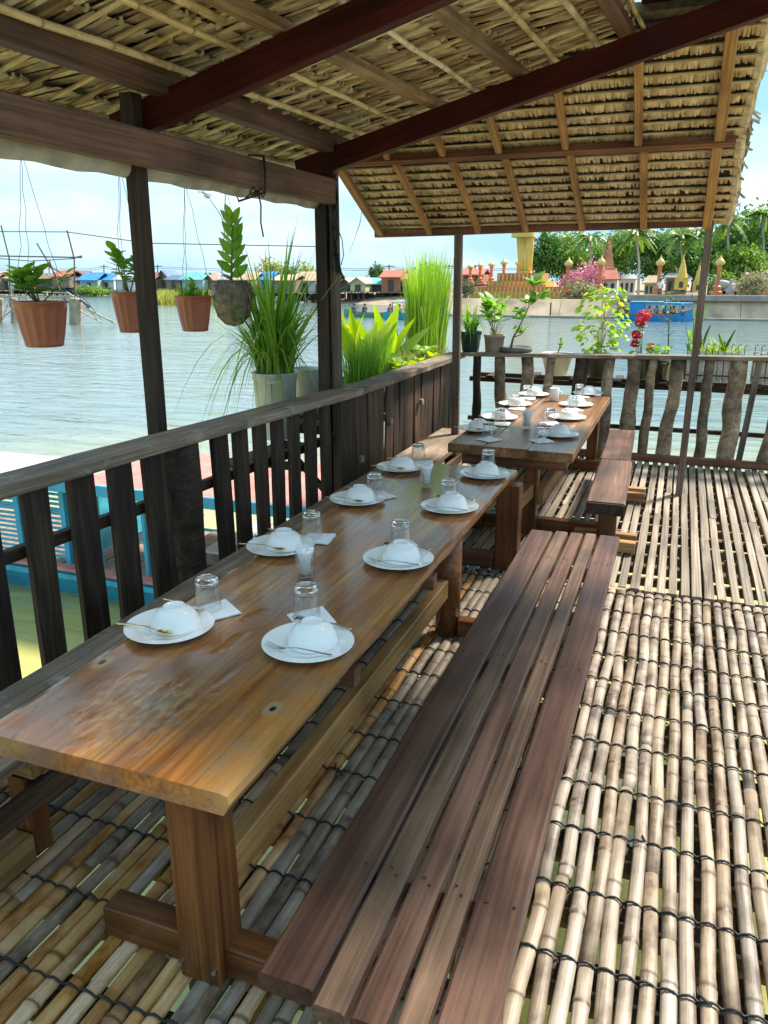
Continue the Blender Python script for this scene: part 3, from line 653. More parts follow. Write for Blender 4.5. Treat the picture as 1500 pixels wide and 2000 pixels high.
# ------------------------------------------------------------------ tables
def table_mat():
    m = wood('varnished_slab', (.19,.055,.010), (.40,.145,.030), (.58,.28,.075), rough=(.16,.34), grain=12, stretch=.10, bump=.16, blotch=.35, var=.06, coat=.45, fine=1.2)
    t = m.node_tree; L = t.links.new; p = t.nodes['Principled BSDF']
    src = p.inputs['Base Color'].links[0].from_socket
    co = N(t, 'ShaderNodeTexCoord'); out = src
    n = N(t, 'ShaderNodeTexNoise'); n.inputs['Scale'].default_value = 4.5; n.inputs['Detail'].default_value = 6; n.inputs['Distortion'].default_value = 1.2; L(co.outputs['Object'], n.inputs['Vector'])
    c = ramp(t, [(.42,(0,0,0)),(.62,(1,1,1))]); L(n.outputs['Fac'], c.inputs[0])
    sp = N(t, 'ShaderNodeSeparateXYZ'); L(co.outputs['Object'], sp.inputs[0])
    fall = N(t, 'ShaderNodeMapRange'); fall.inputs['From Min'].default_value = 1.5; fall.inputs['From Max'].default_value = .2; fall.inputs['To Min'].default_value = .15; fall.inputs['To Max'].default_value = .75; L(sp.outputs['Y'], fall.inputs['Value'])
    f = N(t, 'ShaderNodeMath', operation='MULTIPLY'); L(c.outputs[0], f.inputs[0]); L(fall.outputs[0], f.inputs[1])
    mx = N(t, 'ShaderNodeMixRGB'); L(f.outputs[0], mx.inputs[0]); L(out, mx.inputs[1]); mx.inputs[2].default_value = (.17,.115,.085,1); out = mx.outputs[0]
    # pale sapwood band by the right edge near the front
    sap = N(t, 'ShaderNodeMapRange'); sap.inputs['From Min'].default_value = .20; sap.inputs['From Max'].default_value = .36; L(sp.outputs['X'], sap.inputs['Value'])
    sy = N(t, 'ShaderNodeMapRange'); sy.inputs['From Min'].default_value = .75; sy.inputs['From Max'].default_value = .1; L(sp.outputs['Y'], sy.inputs['Value'])
    s2 = N(t, 'ShaderNodeMath', operation='MULTIPLY'); L(sap.outputs[0], s2.inputs[0]); L(sy.outputs[0], s2.inputs[1])
    s3 = N(t, 'ShaderNodeMath', operation='MULTIPLY'); L(s2.outputs[0], s3.inputs[0]); L(n.outputs['Fac'], s3.inputs[1])
    mx = N(t, 'ShaderNodeMixRGB'); L(s3.outputs[0], mx.inputs[0]); L(out, mx.inputs[1]); mx.inputs[2].default_value = (.62,.34,.10,1); out = mx.outputs[0]
    # pale scratches
    ms = N(t, 'ShaderNodeMapping'); ms.inputs['Scale'].default_value = (34,9,34); ms.inputs['Rotation'].default_value = (0,0,.9); L(co.outputs['Object'], ms.inputs[0])
    n5 = N(t, 'ShaderNodeTexNoise'); n5.inputs['Scale'].default_value = 1; n5.inputs['Detail'].default_value = 9; n5.inputs['Roughness'].default_value = .75; L(ms.outputs[0], n5.inputs['Vector'])
    c5 = ramp(t, [(.62,(0,0,0)),(.70,(1,1,1))]); L(n5.outputs['Fac'], c5.inputs[0])
    f5 = N(t, 'ShaderNodeMath', operation='MULTIPLY'); L(c5.outputs[0], f5.inputs[0]); L(fall.outputs[0], f5.inputs[1])
    mx = N(t, 'ShaderNodeMixRGB'); L(f5.outputs[0], mx.inputs[0]); L(out, mx.inputs[1]); mx.inputs[2].default_value = (.46,.38,.26,1); out = mx.outputs[0]
    # knots: dark eye with tan ring
    for (kx, ky, r) in KNOTS:
        vm = N(t, 'ShaderNodeVectorMath', operation='SUBTRACT'); L(co.outputs['Object'], vm.inputs[0]); vm.inputs[1].default_value = (kx, ky, 0)
        vs = N(t, 'ShaderNodeVectorMath', operation='MULTIPLY'); vs.inputs[1].default_value = (1, .62, 0); L(vm.outputs[0], vs.inputs[0])
        nn = N(t, 'ShaderNodeVectorMath', operation='LENGTH'); L(vs.outputs[0], nn.inputs[0])
        ad = N(t, 'ShaderNodeMath', operation='MULTIPLY_ADD'); L(n5.outputs['Fac'], ad.inputs[0]); ad.inputs[1].default_value = r*.9; L(nn.outputs['Value'], ad.inputs[2])
        ck = N(t, 'ShaderNodeMapRange'); ck.inputs['From Min'].default_value = r*2.9; ck.inputs['From Max'].default_value = r*2.1; L(ad.outputs[0], ck.inputs['Value'])
        mx = N(t, 'ShaderNodeMixRGB'); L(ck.outputs[0], mx.inputs[0]); L(out, mx.inputs[1]); mx.inputs[2].default_value = (.30,.20,.10,1); out = mx.outputs[0]
        ck = N(t, 'ShaderNodeMapRange'); ck.inputs['From Min'].default_value = r*1.3; ck.inputs['From Max'].default_value = r*1.0; L(ad.outputs[0], ck.inputs['Value'])
        mx = N(t, 'ShaderNodeMixRGB'); L(ck.outputs[0], mx.inputs[0]); L(out, mx.inputs[1]); mx.inputs[2].default_value = (.012,.008,.006,1); out = mx.outputs[0]
    # fine dark checks running through the gnarled front part
    mc = N(t, 'ShaderNodeMapping'); mc.inputs['Scale'].default_value = (11,2.0,11); mc.inputs['Rotation'].default_value = (0,0,.3); L(co.outputs['Object'], mc.inputs[0])
    nc = N(t, 'ShaderNodeTexNoise'); nc.inputs['Scale'].default_value = 1; nc.inputs['Detail'].default_value = 5; nc.inputs['Distortion'].default_value = .5; L(mc.outputs[0], nc.inputs['Vector'])
    cc = ramp(t, [(.488,(0,0,0)),(.497,(1,1,1)),(.503,(1,1,1)),(.512,(0,0,0))]); L(nc.outputs['Fac'], cc.inputs[0])
    ck2 = ramp(t, [(.48,(0,0,0)),(.6,(1,1,1))]); L(n.outputs['Fac'], ck2.inputs[0])
    fy = N(t, 'ShaderNodeMapRange'); fy.inputs['From Min'].default_value = 1.0; fy.inputs['From Max'].default_value = .45; L(sp.outputs['Y'], fy.inputs['Value'])
    a1 = N(t, 'ShaderNodeMath', operation='MULTIPLY'); L(cc.outputs[0], a1.inputs[0]); L(ck2.outputs[0], a1.inputs[1])
    a2 = N(t, 'ShaderNodeMath', operation='MULTIPLY'); L(a1.outputs[0], a2.inputs[0]); L(fy.outputs[0], a2.inputs[1]); fy.inputs['To Max'].default_value = .5
    mx = N(t, 'ShaderNodeMixRGB'); L(a2.outputs[0], mx.inputs[0]); L(out, mx.inputs[1]); mx.inputs[2].default_value = (.03,.018,.01,1); out = mx.outputs[0]
    # pale torn grain patches
    mg_ = N(t, 'ShaderNodeMapping'); mg_.inputs['Scale'].default_value = (60,22,60); mg_.inputs['Rotation'].default_value = (0,0,-.6); L(co.outputs['Object'], mg_.inputs[0])
    ng = N(t, 'ShaderNodeTexNoise'); ng.inputs['Scale'].default_value = 1; ng.inputs['Detail'].default_value = 6; L(mg_.outputs[0], ng.inputs['Vector'])
    cg = ramp(t, [(.45,(0,0,0)),(.6,(1,1,1))]); L(ng.outputs['Fac'], cg.inputs[0])
    vg = N(t, 'ShaderNodeVectorMath', operation='SUBTRACT'); L(co.outputs['Object'], vg.inputs[0]); vg.inputs[1].default_value = (-.07,.22,0)
    vg2 = N(t, 'ShaderNodeVectorMath', operation='MULTIPLY'); vg2.inputs[1].default_value = (1,.9,0); L(vg.outputs[0], vg2.inputs[0]); lg = N(t, 'ShaderNodeVectorMath', operation='LENGTH'); L(vg2.outputs[0], lg.inputs[0])
    gd = N(t, 'ShaderNodeMath', operation='MULTIPLY_ADD'); L(n.outputs['Fac'], gd.inputs[0]); gd.inputs[1].default_value = .35; L(lg.outputs['Value'], gd.inputs[2])
    gm = N(t, 'ShaderNodeMapRange'); gm.inputs['From Min'].default_value = .36; gm.inputs['From Max'].default_value = .26; gm.inputs['To Max'].default_value = .4; L(gd.outputs[0], gm.inputs['Value'])
    g3 = N(t, 'ShaderNodeMath', operation='MULTIPLY'); L(cg.outputs[0], g3.inputs[0]); L(gm.outputs[0], g3.inputs[1])
    mx = N(t, 'ShaderNodeMixRGB'); L(g3.outputs[0], mx.inputs[0]); L(out, mx.inputs[1]); mx.inputs[2].default_value = (.42,.34,.22,1); out = mx.outputs[0]
    L(out, p.inputs['Base Color']); p.inputs['Coat Roughness'].default_value = .13
    return m
TZ = .56; TX0, TX1, TY0, TY1 = -1.475, -.792, 1.168, 4.24
tcx, thk = (TX0+TX1)/2, .055
def loc1(u, v): p = onz(u, v, TZ); return (p.x-tcx, p.y-TY0)
KNOTS = [(*loc1(200,1293), .012), (*loc1(533,1384), .011)]
t1 = thing('dining_table', (tcx, TY0, 0), 'long varnished slab table with a live edge in the foreground set for eight', 'table')
def slab(name, w, L, h, mat, parent, M, live=True, seg=60, nx=14, gouge=True):
    b = MB(); vs = []
    def edge(y, s):
        e = w/2
        if live: e += (.016*noise.noise((y*1.4, s*7, 0))+.006*noise.noise((y*6, s*3, 1)))*(1 if s > 0 else .35)
        return s*e
    for i in range(seg+1):
        y = L*i/seg; a, c = edge(y,-1), edge(y,1)
        for j in range(nx+1):
            f = j/nx; x = a+(c-a)*f; z = .0012*noise.noise((x*5, y*3, 0))
            ed = min(f, 1-f)*w
            if ed < .004: z -= .004
            if gouge and y < 1.0:
                g = noise.noise((x*22+3, y*10, 2)); z -= max(0, g-.38)*.009*max(0, 1-((x+.08)/.22)**2)
            vs.append((x, y, z))
    n = nx+1; top = len(vs)
    for i in range(seg+1):
        y = L*i/seg; a, c = edge(y,-1), edge(y,1); under = -.008 if live else -.002
        vs += [(a-.003, y, -h*.4), (a+.006, y, -h), (c+under-.004, y, -h), (c+.004, y, -h*.45)]
    fs = [(i*n+j, i*n+j+1, (i+1)*n+j+1, (i+1)*n+j) for i in range(seg) for j in range(nx)]
    for i in range(seg):
        p, q = top+i*4, top+(i+1)*4
        fs += [(i*n, (i+1)*n, q, p), (p, q, q+1, p+1), (p+1, q+1, q+2, p+2), (p+2, q+2, q+3, p+3), (p+3, q+3, (i+1)*n+nx, i*n+nx)]
    fs.append(tuple([top, top+1, top+2, top+3]+[nx-j for j in range(nx+1)]))
    e = top+seg*4; fs.append(tuple([e+3, e+2, e+1, e]+[seg*n+j for j in range(nx+1)]))
    b.add(vs, fs); return b.build(name, mat, parent, M)
slabmat = table_mat()
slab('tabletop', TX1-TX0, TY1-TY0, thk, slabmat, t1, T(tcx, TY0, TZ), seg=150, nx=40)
random.seed(21)
# near trestle
def legpost(par, x, y, w, d, z1, mat=None): return beam('leg', (x,y,0), (x,y,z1), w, d, mat or M_['leg'], par, up=(0,-1,0), ch=.006)
legpost(t1, -.912, 1.236, .112, .11, TZ-thk-.001)
beam('foot', (-1.21,1.245,.045), (-.969,1.245,.045), .07, .088, M_['leg'], t1); beam('foot', (-.855,1.245,.045), (-.60,1.245,.045), .07, .088, M_['leg'], t1)
b = MB(); b.tube([(-.885,3.2,0),(-.88,3.2,.25),(-.885,3.2,TZ-thk)], [.058,.055,.06], 14); b.build('leg', M_['leg'], t1, smooth=True)
beam('foot', (-.826,3.2,.045), (-.62,3.2,.045), .06, .08, M_['leg'], t1)
legpost(t1, -.80, 4.14, .13, .10, TZ-thk-.001)
beam('foot', (-1.3,4.13,.045), (-.867,4.13,.045), .07, .09, M_['redpurlin'], t1)
legpost(t1, -1.38, 4.14, .12, .10, TZ-thk-.001); legpost(t1, -1.38, 2.0, .1, .1, TZ-thk-.001)
beam('stretcher', (-.888,1.295,.255), (-.89,3.13,.25), .05, .09, M_['stretcher'], t1, ch=.005)
beam('cross_piece', (-1.33,1.9,.46), (-.80,1.9,.46), .05, .06, M_['redpurlin'], t1)
beam('cross_piece', (-1.33,2.7,.46), (-.80,2.7,.46), .05, .06, M_['redpurlin'], t1)
sc = D.objects
for (u, v) in ((355,1880),(420,1898)):
    p = ony(u, v, 1.18); b = MB(); b.tube([(p.x,1.182,p.z),(p.x,1.173,p.z)], .006, 8); b.build('bolt_head', M_['steel'], t1)
# second table
t2x0, t2x1, t2y0, t2y1, T2Z = -1.31, -.52, 4.62, 7.05, .60
t2 = thing('dining_table', ((t2x0+t2x1)/2, t2y0, 0), 'three plank table farther back near the log railing, set for eight', 'table')
M_['t2'] = wood('planked_table_wood', (.17,.065,.022), (.30,.135,.055), (.44,.24,.11), rough=(.28,.45), grain=13, bump=.15, var=.22, coat=.35)
xw = [(-1.31,-1.075),(-1.070,-.80),(-.795,-.52)]
for i, (a, c_) in enumerate(xw):
    y1_ = 7.0+.05*i
    plank_mesh(y1_-t2y0, c_-a, .06, ch=.005, seg=16, jit=.0015).build('table_plank', M_['t2'], t2, T((a+c_)/2, t2y0+.02*(2-i)-.02, T2Z-.03))
beam('apron', (-1.24,4.76,.495), (-.57,4.76,.495), .05, .088, M_['redpurlin'], t2); beam('apron', (-1.24,6.85,.495), (-.57,6.85,.495), .05, .088, M_['redpurlin'], t2)
for (x, y) in ((-.80,4.84),(-1.15,4.84),(-.62,6.83),(-1.2,6.83)): legpost(t2, x, y, .09, .10, .45)
beam('foot', (-1.25,4.91,.045), (-.35,4.91,.045), .07, .09, M_['leg'], t2); beam('foot', (-1.25,6.75,.045), (-.4,6.75,.045), .07, .09, M_['leg'], t2)
beam('stretcher', (-.745,4.30+.55,.24), (-.72,6.8,.26), .05, .10, M_['orange'], t2)
beam('stretcher', (-.83,4.2,.30), (-.80,4.79,.30), .05, .09, M_['orange'], t2)

# ------------------------------------------------------------------ benches
nailm = nm
def bench(name, label, planks, z, supports, legx, loc):
    t = thing(name, loc, label, 'bench')
    for (x0, x1, y0, y1, th, mat) in planks:
        plank_mesh(y1-y0, x1-x0, th, ch=.006, seg=14, jit=.001).build('seat_plank', mat, t, T((x0+x1)/2, y0, z-th/2+U(-.002,.002)))
        for ys in supports:
            k = 2 if x1-x0 > .08 else 1
            for q in range(2):
                xx = (x0+x1)/2 + ((-1)**q)*(.28*(x1-x0) if k == 2 else .008); yy = ys+U(-.008,.008)+(0 if k == 2 else q*.012)
                link('nail_head', nailm, t, T(xx, yy, z+.0012))
    return t
b1 = bench('slatted_bench', 'long dark five plank bench on the right side of the front table',
    [(-.608,-.497,.955,3.74,.042,M_['bench']), (-.487,-.425,.93,3.76,.036,M_['benchpale']), (-.413,-.350,.93,3.76,.036,M_['bench']), (-.338,-.285,.92,3.77,.036,M_['benchpale']), (-.272,-.172,.90,3.78,.036,M_['bench'])],
    .38, (1.27,2.33,3.35), 0, (-.39,2.3,0))
for ys in (1.27,2.33,3.35):
    beam('cross_bearer', (-.59,ys,.317), (-.19,ys,.317), .06, .048, M_['bench'], b1)
    for x in (-.55,-.235): legpost(b1, x, ys, .055, .06, .292, M_['bench'])
    beam('foot_rail', (-.515,ys,.10), (-.27,ys,.10), .035, .05, M_['bench'], b1)
b2 = thing('thick_bench', (-.3,5.3,0), 'heavy two piece plank bench beside the far table with orange feet', 'bench')
M_['blockend'] = M_['darklog']
beam('seat_plank', (-.295,4.34,.355), (-.325,5.46,.355), .215, .075, M_['bench'], b2, ch=.01)
beam('seat_plank', (-.335,5.475,.36), (-.365,6.62,.36), .205, .07, M_['bench'], b2, ch=.01)
beam('plank_end', (-.2948,4.325,.353), (-.295,4.339,.353), .205, .066, M_['darklog'], b2, ch=.01)
for y in (4.72, 5.9):
    legpost(b2, -.30, y, .11, .08, .315)
    beam('foot', (-.50,y-.075,.04), (-.12,y-.075,.04), .055, .07, M_['orange'], b2); beam('foot', (-.50,y+.08,.04), (-.12,y+.08,.04), .055, .07, M_['orange'], b2)
b3 = thing('wall_bench', (-1.75,3,0), 'grey brown plank bench between the front table and the left railing', 'bench')
plank_mesh(5.4, .33, .04, ch=.005, seg=24).build('seat_plank', M_['rail'], b3, frame((-1.74,1.0,.33), (-1.70,6.4,.33)))
for y in (1.4,2.7,4.2,5.8): beam('cross_bearer', (-1.9,y,.285), (-1.56,y,.285), .06, .046, M_['stretcher'], b3); legpost(b3, -1.62, y, .07, .07, .26); legpost(b3, -1.86, y, .07, .07, .26)
beam('foot_beam', (-1.62,.9,.045), (-1.62,1.355,.045), .09, .085, M_['stretcher'], b3); beam('side_rail', (-1.56,.8,.21), (-1.565,5.9,.21), .03, .07, M_['brownplank'], b3)

# ------------------------------------------------------------------ tableware
def bowl_mesh():
    b = MB(); R_ = .070; H = .062
    pr = [(.0001,H-.006),(.020,H-.007),(.026,H-.006),(.0275,H),(.0305,H),(.0315,H-.006),(.042,H-.010),(.055,H-.019),(.063,H-.032),(.068,H-.048),(.0705,.0005),(.0715,-.0008),(.069,-.0008),(.065,H-.048),(.060,H-.033),(.050,H-.021),(.03,H-.013),(.0001,H-.011)]
    b.lathe(pr, 40); return b.mesh('bowl', M_['china'], True)
def plate_mesh():
    b = MB(); b.lathe([(.0001,.004),(.06,.004),(.080,.0055),(.088,.010),(.110,.0155),(.132,.020),(.136,.0215),(.1365,.0195),(.125,.0155),(.090,.006),(.078,.0005),(.060,0),(.0001,.0005)], 56)
    return b.mesh('plate', M_['china'], True)
def glass_mesh():
    b = MB(); H = .098
    fx = lambda a, z: 1+.075*abs(math.cos(a*4.5))*(1 if z > .01 else .2) - .05
    b.lathe([(.0001,H),(.022,H),(.0285,H-.001),(.0305,H-.006),(.031,H-.02),(.0335,.05),(.0365,.012),(.0375,0),(.0355,0),(.0345,.012),(.0315,.05),(.0275,H-.018),(.024,H-.022),(.0001,H-.0225)][::-1], 54, fx=fx)
    b.m = [1 if min(b.v[i][2] for i in f) > H-.032 else 0 for f in b.f]
    return b.mesh('glass', [M_['thin'], M_['glass']], True)
def holder_mesh():
    b = MB(); fx = lambda a, z: 1+.03*abs(math.cos(a*4.5))
    b.lathe([(.0001,0),(.027,0),(.030,.003),(.037,.10),(.0375,.102),(.0355,.102),(.0345,.098),(.0295,.018),(.0001,.014)], 54, fx=fx); return b.mesh('tumbler', M_['thin'], True)
def napkin_mesh(s=.125):
    b = MB(); n = 8
    for lay in range(2):
        vs = [((i/n-.5)*s*(1-.02*lay), (j/n-.5)*s*(1-.02*lay), .0008+.0022*lay+.0025*abs(noise.noise((i*.6, j*.6, lay*4)))+(.006*(i/n)*(j/n) if lay else 0)) for i in range(n+1) for j in range(n+1)]
        b.add(vs, [(i*(n+1)+j, (i+1)*(n+1)+j, (i+1)*(n+1)+j+1, i*(n+1)+j+1) for i in range(n) for j in range(n)])
    return b.mesh('napkin', M_['paper'])
def spoon_mesh(mat, bowl_up=True):
    b = MB(); vs = []; nn = 12; m = 8
    for j in range(5):
        f = j/4
        for i in range(nn):
            a = 2*math.pi*i/nn; x = .0175*math.cos(a)*f; y = .085+.027*math.sin(a)*f*(1 if math.sin(a) > 0 else 1.15)
            vs.append((x, y, (-.007*(1-f*f)) if bowl_up else (.007*(1-f*f))))
    b.add(vs, [(j*nn+i, j*nn+(i+1) % nn, (j+1)*nn+(i+1) % nn, (j+1)*nn+i) for j in range(4) for i in range(nn)])
    pts = [(0,.056,.001),(0,.045,.004),(0,.01,.008),(0,-.04,.005),(0,-.085,0),(0,-.098,0)]
    b.tube(pts, [.0042,.003,.0034,.005,.0065,.0055], 8, flat=.3)
    return b.mesh('spoon', mat, True)
def fork_mesh(mat):
    b = MB()
    for k in range(4):
        x = -.0105+k*.007; b.tube([(x*.75,.066,-.002),(x,.078,-.001),(x,.095,.004),(x*.95,.110,.009)], [.0022,.0022,.0019,.0010], 6, flat=.6)
    b.tube([(0,.044,.001),(0,.052,-.001),(0,.060,-.002),(0,.068,-.002)], [.0035,.008,.0115,.0125], 8, flat=.14)
    b.tube([(0,.050,0),(0,.04,.003),(0,.01,.007),(0,-.04,.004),(0,-.085,0),(0,-.098,0)], [.0045,.003,.0034,.005,.0065,.0055], 8, flat=.3)
    return b.mesh('fork', mat, True)
mB, mP, mG, mH, mN = bowl_mesh(), plate_mesh(), glass_mesh(), holder_mesh(), napkin_mesh()
mS, mSg, mF = spoon_mesh(M_['steel']), spoon_mesh(M_['gold']), fork_mesh(M_['steel'])
mFg = mF.copy(); mFg.materials[0] = M_['gold']
mSd = spoon_mesh(M_['steel'], False); mSgd = spoon_mesh(M_['gold'], False)
ORD = ['nearest', 'second nearest', 'third nearest', 'farthest']
def aim(a, c, z): # matrix for cutlery lying from a (bowl/tine end) to c (handle end)
    a = Vector(a); c = Vector(c); d = (a-c); ang = math.atan2(d.y, d.x)-math.pi/2
    m = (a+c)/2; return T(m.x, m.y, z) @ Matrix.Rotation(ang, 4, 'Z')
def setting(z, plate_uv, glass_uv, side, idx, tname, off, napoff=(.01,.0)):
    pp = onz(*plate_uv, z+.01); gp = onz(*glass_uv, z)+Vector((U(-.006,.006), U(-.006,.006), 0)); o = ORD[idx]
    where = f'{o} on {tname} table {side} side'; g = f'on the {tname} table'
    tag(link('plate', mP, None, T(pp.x, pp.y, z+.0012)), f'round white plate, {where}', 'plate', 'plates '+g)
    tag(link('bowl', mB, None, T(pp.x+.004, pp.y+.024, z+.0075) @ Matrix.Rotation(U(-1,1), 4, 'Z') @ Matrix.Diagonal((1.07,1.07,1.1,1))), f'white upturned bowl on plate, {where}', 'bowl', 'upturned bowls '+g)
    na = U(.0,1.1) if side == 'railing' else U(.3,1.3)
    tag(link('napkin', mN, None, T(gp.x+napoff[0], gp.y+napoff[1], z+.0012) @ Matrix.Rotation(na, 4, 'Z')), f'white paper napkin under glass, {where}', 'napkin', 'paper napkins '+g)
    tag(link('drinking_glass', mG, None, T(gp.x, gp.y, z+.0072) @ Matrix.Rotation(U(0,3), 4, 'Z') @ Matrix.Diagonal((1.17,1.17,1.12,1))), f'clear upturned tumbler on napkin, {where}', 'glass', 'upturned glasses '+g)
    for (kind, (ax, ay), (cx, cy)) in off:
        j = U(-.006,.006); me = {'s': mS, 'sg': mSg, 'f': mF, 'sd': mSd, 'sgd': mSgd, 'fg': mFg}[kind]
        nm_ = 'fork' if kind[0] == 'f' else 'spoon'
        col = 'golden' if 'g' in kind else 'steel'
        sh_ = -.022 if ay+cy < 0 else .012; M = aim((pp.x+ax+U(-.006,.006), pp.y+ay+j+sh_), (pp.x+cx, pp.y+cy-j+sh_), z+.0255)
        tag(link(nm_, me, None, M), f'{col} {nm_} on the plate {where}', nm_, f'{nm_}s '+g)
def rel(u, v, pu, pv, z=.58): a = onz(u, v, z); p = onz(pu, pv, z); return (a.x-p.x, a.y-p.y)
offR = [('f', rel(515,1262,602,1258), rel(680,1287,602,1258)), ('sd', rel(548,1213,602,1258), rel(714,1246,602,1258))]
offL = [('sg', rel(357,1243,332,1225), rel(220,1217,332,1225)), ('sg' , rel(385,1210,332,1225), rel(296,1178,332,1225))]
offL = [('sg', offL[0][1], offL[0][2]), ('fg', (offL[1][1][0]+.05, offL[1][1][1]), (offL[1][2][0]-.02, offL[1][2][1]+.02))]
for i, (p, g) in enumerate((((332,1225),(412,1192)),((548,1068),(609,1052)),((698,976),(734,969)),((781,914),(817,905)))): setting(TZ, p, g, 'railing', i, 'front', offL, (.03,-.005))
for i, (p, g) in enumerate((((602,1258),(599,1208)),((778,1093),(779,1071)),((878,991),(875,982)),((946,927),(954,918)))): setting(TZ, p, g, 'bench', i, 'front', offR, (.015,.0))
for i, (p, g) in enumerate((((932,838),(952,859)),((976,816),(976,829)),((1006,790),(1007,799)),((1042,771),(1030,779)))): setting(T2Z, p, g, 'railing', i, 'far', offL)
for i, (p, g) in enumerate((((1090,849),(1056,862)),((1108,816),(1073,829)),((1125,791),(1118,802)),((1148,769),(1131,776)))): setting(T2Z, p, g, 'bench', i, 'far', offR)
random.seed(5)
def holder(u, v, z, label):
    p = onz(u, v, z); t = thing('napkin_holder', (p.x, p.y, z+.001), label, 'napkin holder', 'glasses packed with rolled napkins')
    link('tumbler', mH, t, T(p.x, p.y, z+.001))
    for k in range(8):
        a = k*2*math.pi/7+.3; r0, r1 = .015, .0225
        if k == 7: r0 = r1 = 0
        p0 = Vector((p.x+r0*math.cos(a+2.2), p.y+r0*math.sin(a+2.2), z+.016)); p1 = Vector((p.x+r1*math.cos(a), p.y+r1*math.sin(a), z+U(.108,.122)))
        b = MB(); b.tube([p0, (p0+p1)/2, p1], [.0095,.0125,.012], 9); b.build('rolled_napkin', M_['paper'], t, smooth=True)
holder(597,1128,TZ, 'tall glass packed with rolled white napkins, nearest on the front table')
holder(833,950,TZ, 'glass of rolled white napkins towards the far end of the front table')
holder(1028,836,T2Z, 'glass of white napkins in the middle of the far table')
p = onz(1082,783,T2Z); mg = thing('mug', (p.x,p.y,T2Z), 'white mug at the far end of the far table', 'mug')
b = MB(); b.lathe([(.0001,.001),(.032,.001),(.036,.004),(.039,.05),(.041,.108),(.040,.110),(.038,.108),(.035,.01),(.0001,.008)], 30, c=(p.x,p.y,T2Z)); b.build('cup_body', M_['china'], mg, smooth=True)
b = MB(); b.tube([(p.x+.038,p.y,T2Z+.085),(p.x+.06,p.y,T2Z+.08),(p.x+.064,p.y,T2Z+.05),(p.x+.037,p.y,T2Z+.03)], .0045, 8); b.build('handle', M_['china'], mg, smooth=True)

# ------------------------------------------------------------------ plants
random.seed(31)
def leaf_mesh(name, L, W, mat, curl=.12, tip=1.6, n=6, fold=.15):
    b = MB(); vs = []
    for i in range(n+1):
        f = i/n; w_ = W/2*(math.sin(math.pi*min(1, f**.8))**.75 if f < 1 else 0)+.0004
        z = -curl*L*f*f
        vs += [(-w_, L*f, z+fold*w_), (0, L*f, z), (w_, L*f, z+fold*w_)]
    b.add(vs, [(i*3+j, i*3+j+1, (i+1)*3+j+1, (i+1)*3+j) for i in range(n) for j in range(2)])
    return b.mesh(name, mat, True)
def orient(p, d, roll=0):
    d = Vector(d).normalized(); q = d.to_track_quat('Y', 'Z'); return Matrix.Translation(p) @ q.to_matrix().to_4x4() @ Matrix.Rotation(roll, 4, 'Y')
def blades(b, c, n, r, h, lean, w, droop=.4, seg=5, bias=(0,0)):
    for _ in range(n):
        a = U(0, 6.28); rr = r*math.sqrt(rnd()); p = Vector(c)+Vector((rr*math.cos(a), rr*math.sin(a), 0))
        a2 = a+U(-.5,.5); hh = h*U(.55,1.05); le = lean*U(.1,1)*hh; d = Vector((math.cos(a2)+bias[0], math.sin(a2)+bias[1], 0))
        dr = droop*U(0,1)**2*hh; ww = w*U(.6,1.2); side = d.cross(Vector((0,0,1))); side = side.normalized() if side.length > .01 else Vector((1,0,0))
        side = (side+Vector((U(-.6,.6),U(-.6,.6),0))).normalized(); vs = []
        for i in range(seg+1):
            f = i/seg; q = p+d*(le*f**1.6)+Vector((0,0,hh*f-dr*f**3*1.6)); wf = ww*(1-f**2)*(.6+.4*min(1,f*4))/2+.0003
            vs += [q-side*wf, q+side*wf]
        b.add(vs, [(i*2, i*2+1, i*2+3, i*2+2) for i in range(seg)])
def ribbed_pot(r0, r1, h, ribs=14):
    b = MB(); n = ribs*6
    def fx(a, z): return 1-.07*(.5+.5*math.cos(a*ribs))**.7*(1 if .01 < z < h-.028 else 0)
    b.lathe([(.0001,.004),(r0*.9,.0),(r0,.004),(r0*1.01,.018),(r0+(r1-r0)*.3,h*.3),(r0+(r1-r0)*.78,h*.78),(r0+(r1-r0)*.86,h-.030),(r1*.955,h-.024),(r1*.98,h-.010),(r1*1.03,h-.008),(r1*1.03,h),(r1*.96,h),(r1*.93,h-.02)], n, fx=fx)
    return b
def soil(name, par, c, r, z):
    b = MB(); b.lathe([(.0001,.006),(r*.5,.004),(r,0)], 20); return b.build('soil', M_['soil'], par, T(c[0],c[1],z))
PO = P1 - n1*.6
leafA = [leaf_mesh('leaf', L, W, G1) for L, W in ((.09,.052),(.075,.044),(.10,.056))]
leafB = [leaf_mesh('leaf', L, W, G6) for L, W in ((.05,.02),(.06,.022))]
def stems_leaves(par, base, stems, leaves, spread, hgt, nl, lscale=1, lmesh=leafA, up=.3, stemr=.003):
    for s_ in range(stems):
        a = U(0,6.28) if stems > 1 else 1; top = Vector(base)+Vector((math.cos(a)*spread*U(.3,1), math.sin(a)*spread*U(.3,1), hgt*U(.75,1.05)))
        mid = (Vector(base)+top)/2+Vector((math.cos(a)*spread*.12, math.sin(a)*spread*.12, .01)); b = MB()
        b.tube([base, mid, top], [stemr*1.3, stemr, stemr*.6], 6); b.build('stem', M_['stem'], par, smooth=True)
        for k in range(nl):
            f = .3+.7*(k+1)/nl; p = Vector(base).lerp(mid, f*2) if f < .5 else mid.lerp(top, f*2-1)
            a3 = k*2.4+U(-.4,.4); d = Vector((math.cos(a3), math.sin(a3), up+.9*f*f+U(-.2,.2)))
            link('leaf', random.choice(lmesh), par, orient(p, d, U(-.3,.3)) @ Matrix.Scale(lscale*U(.75,1.15), 4))
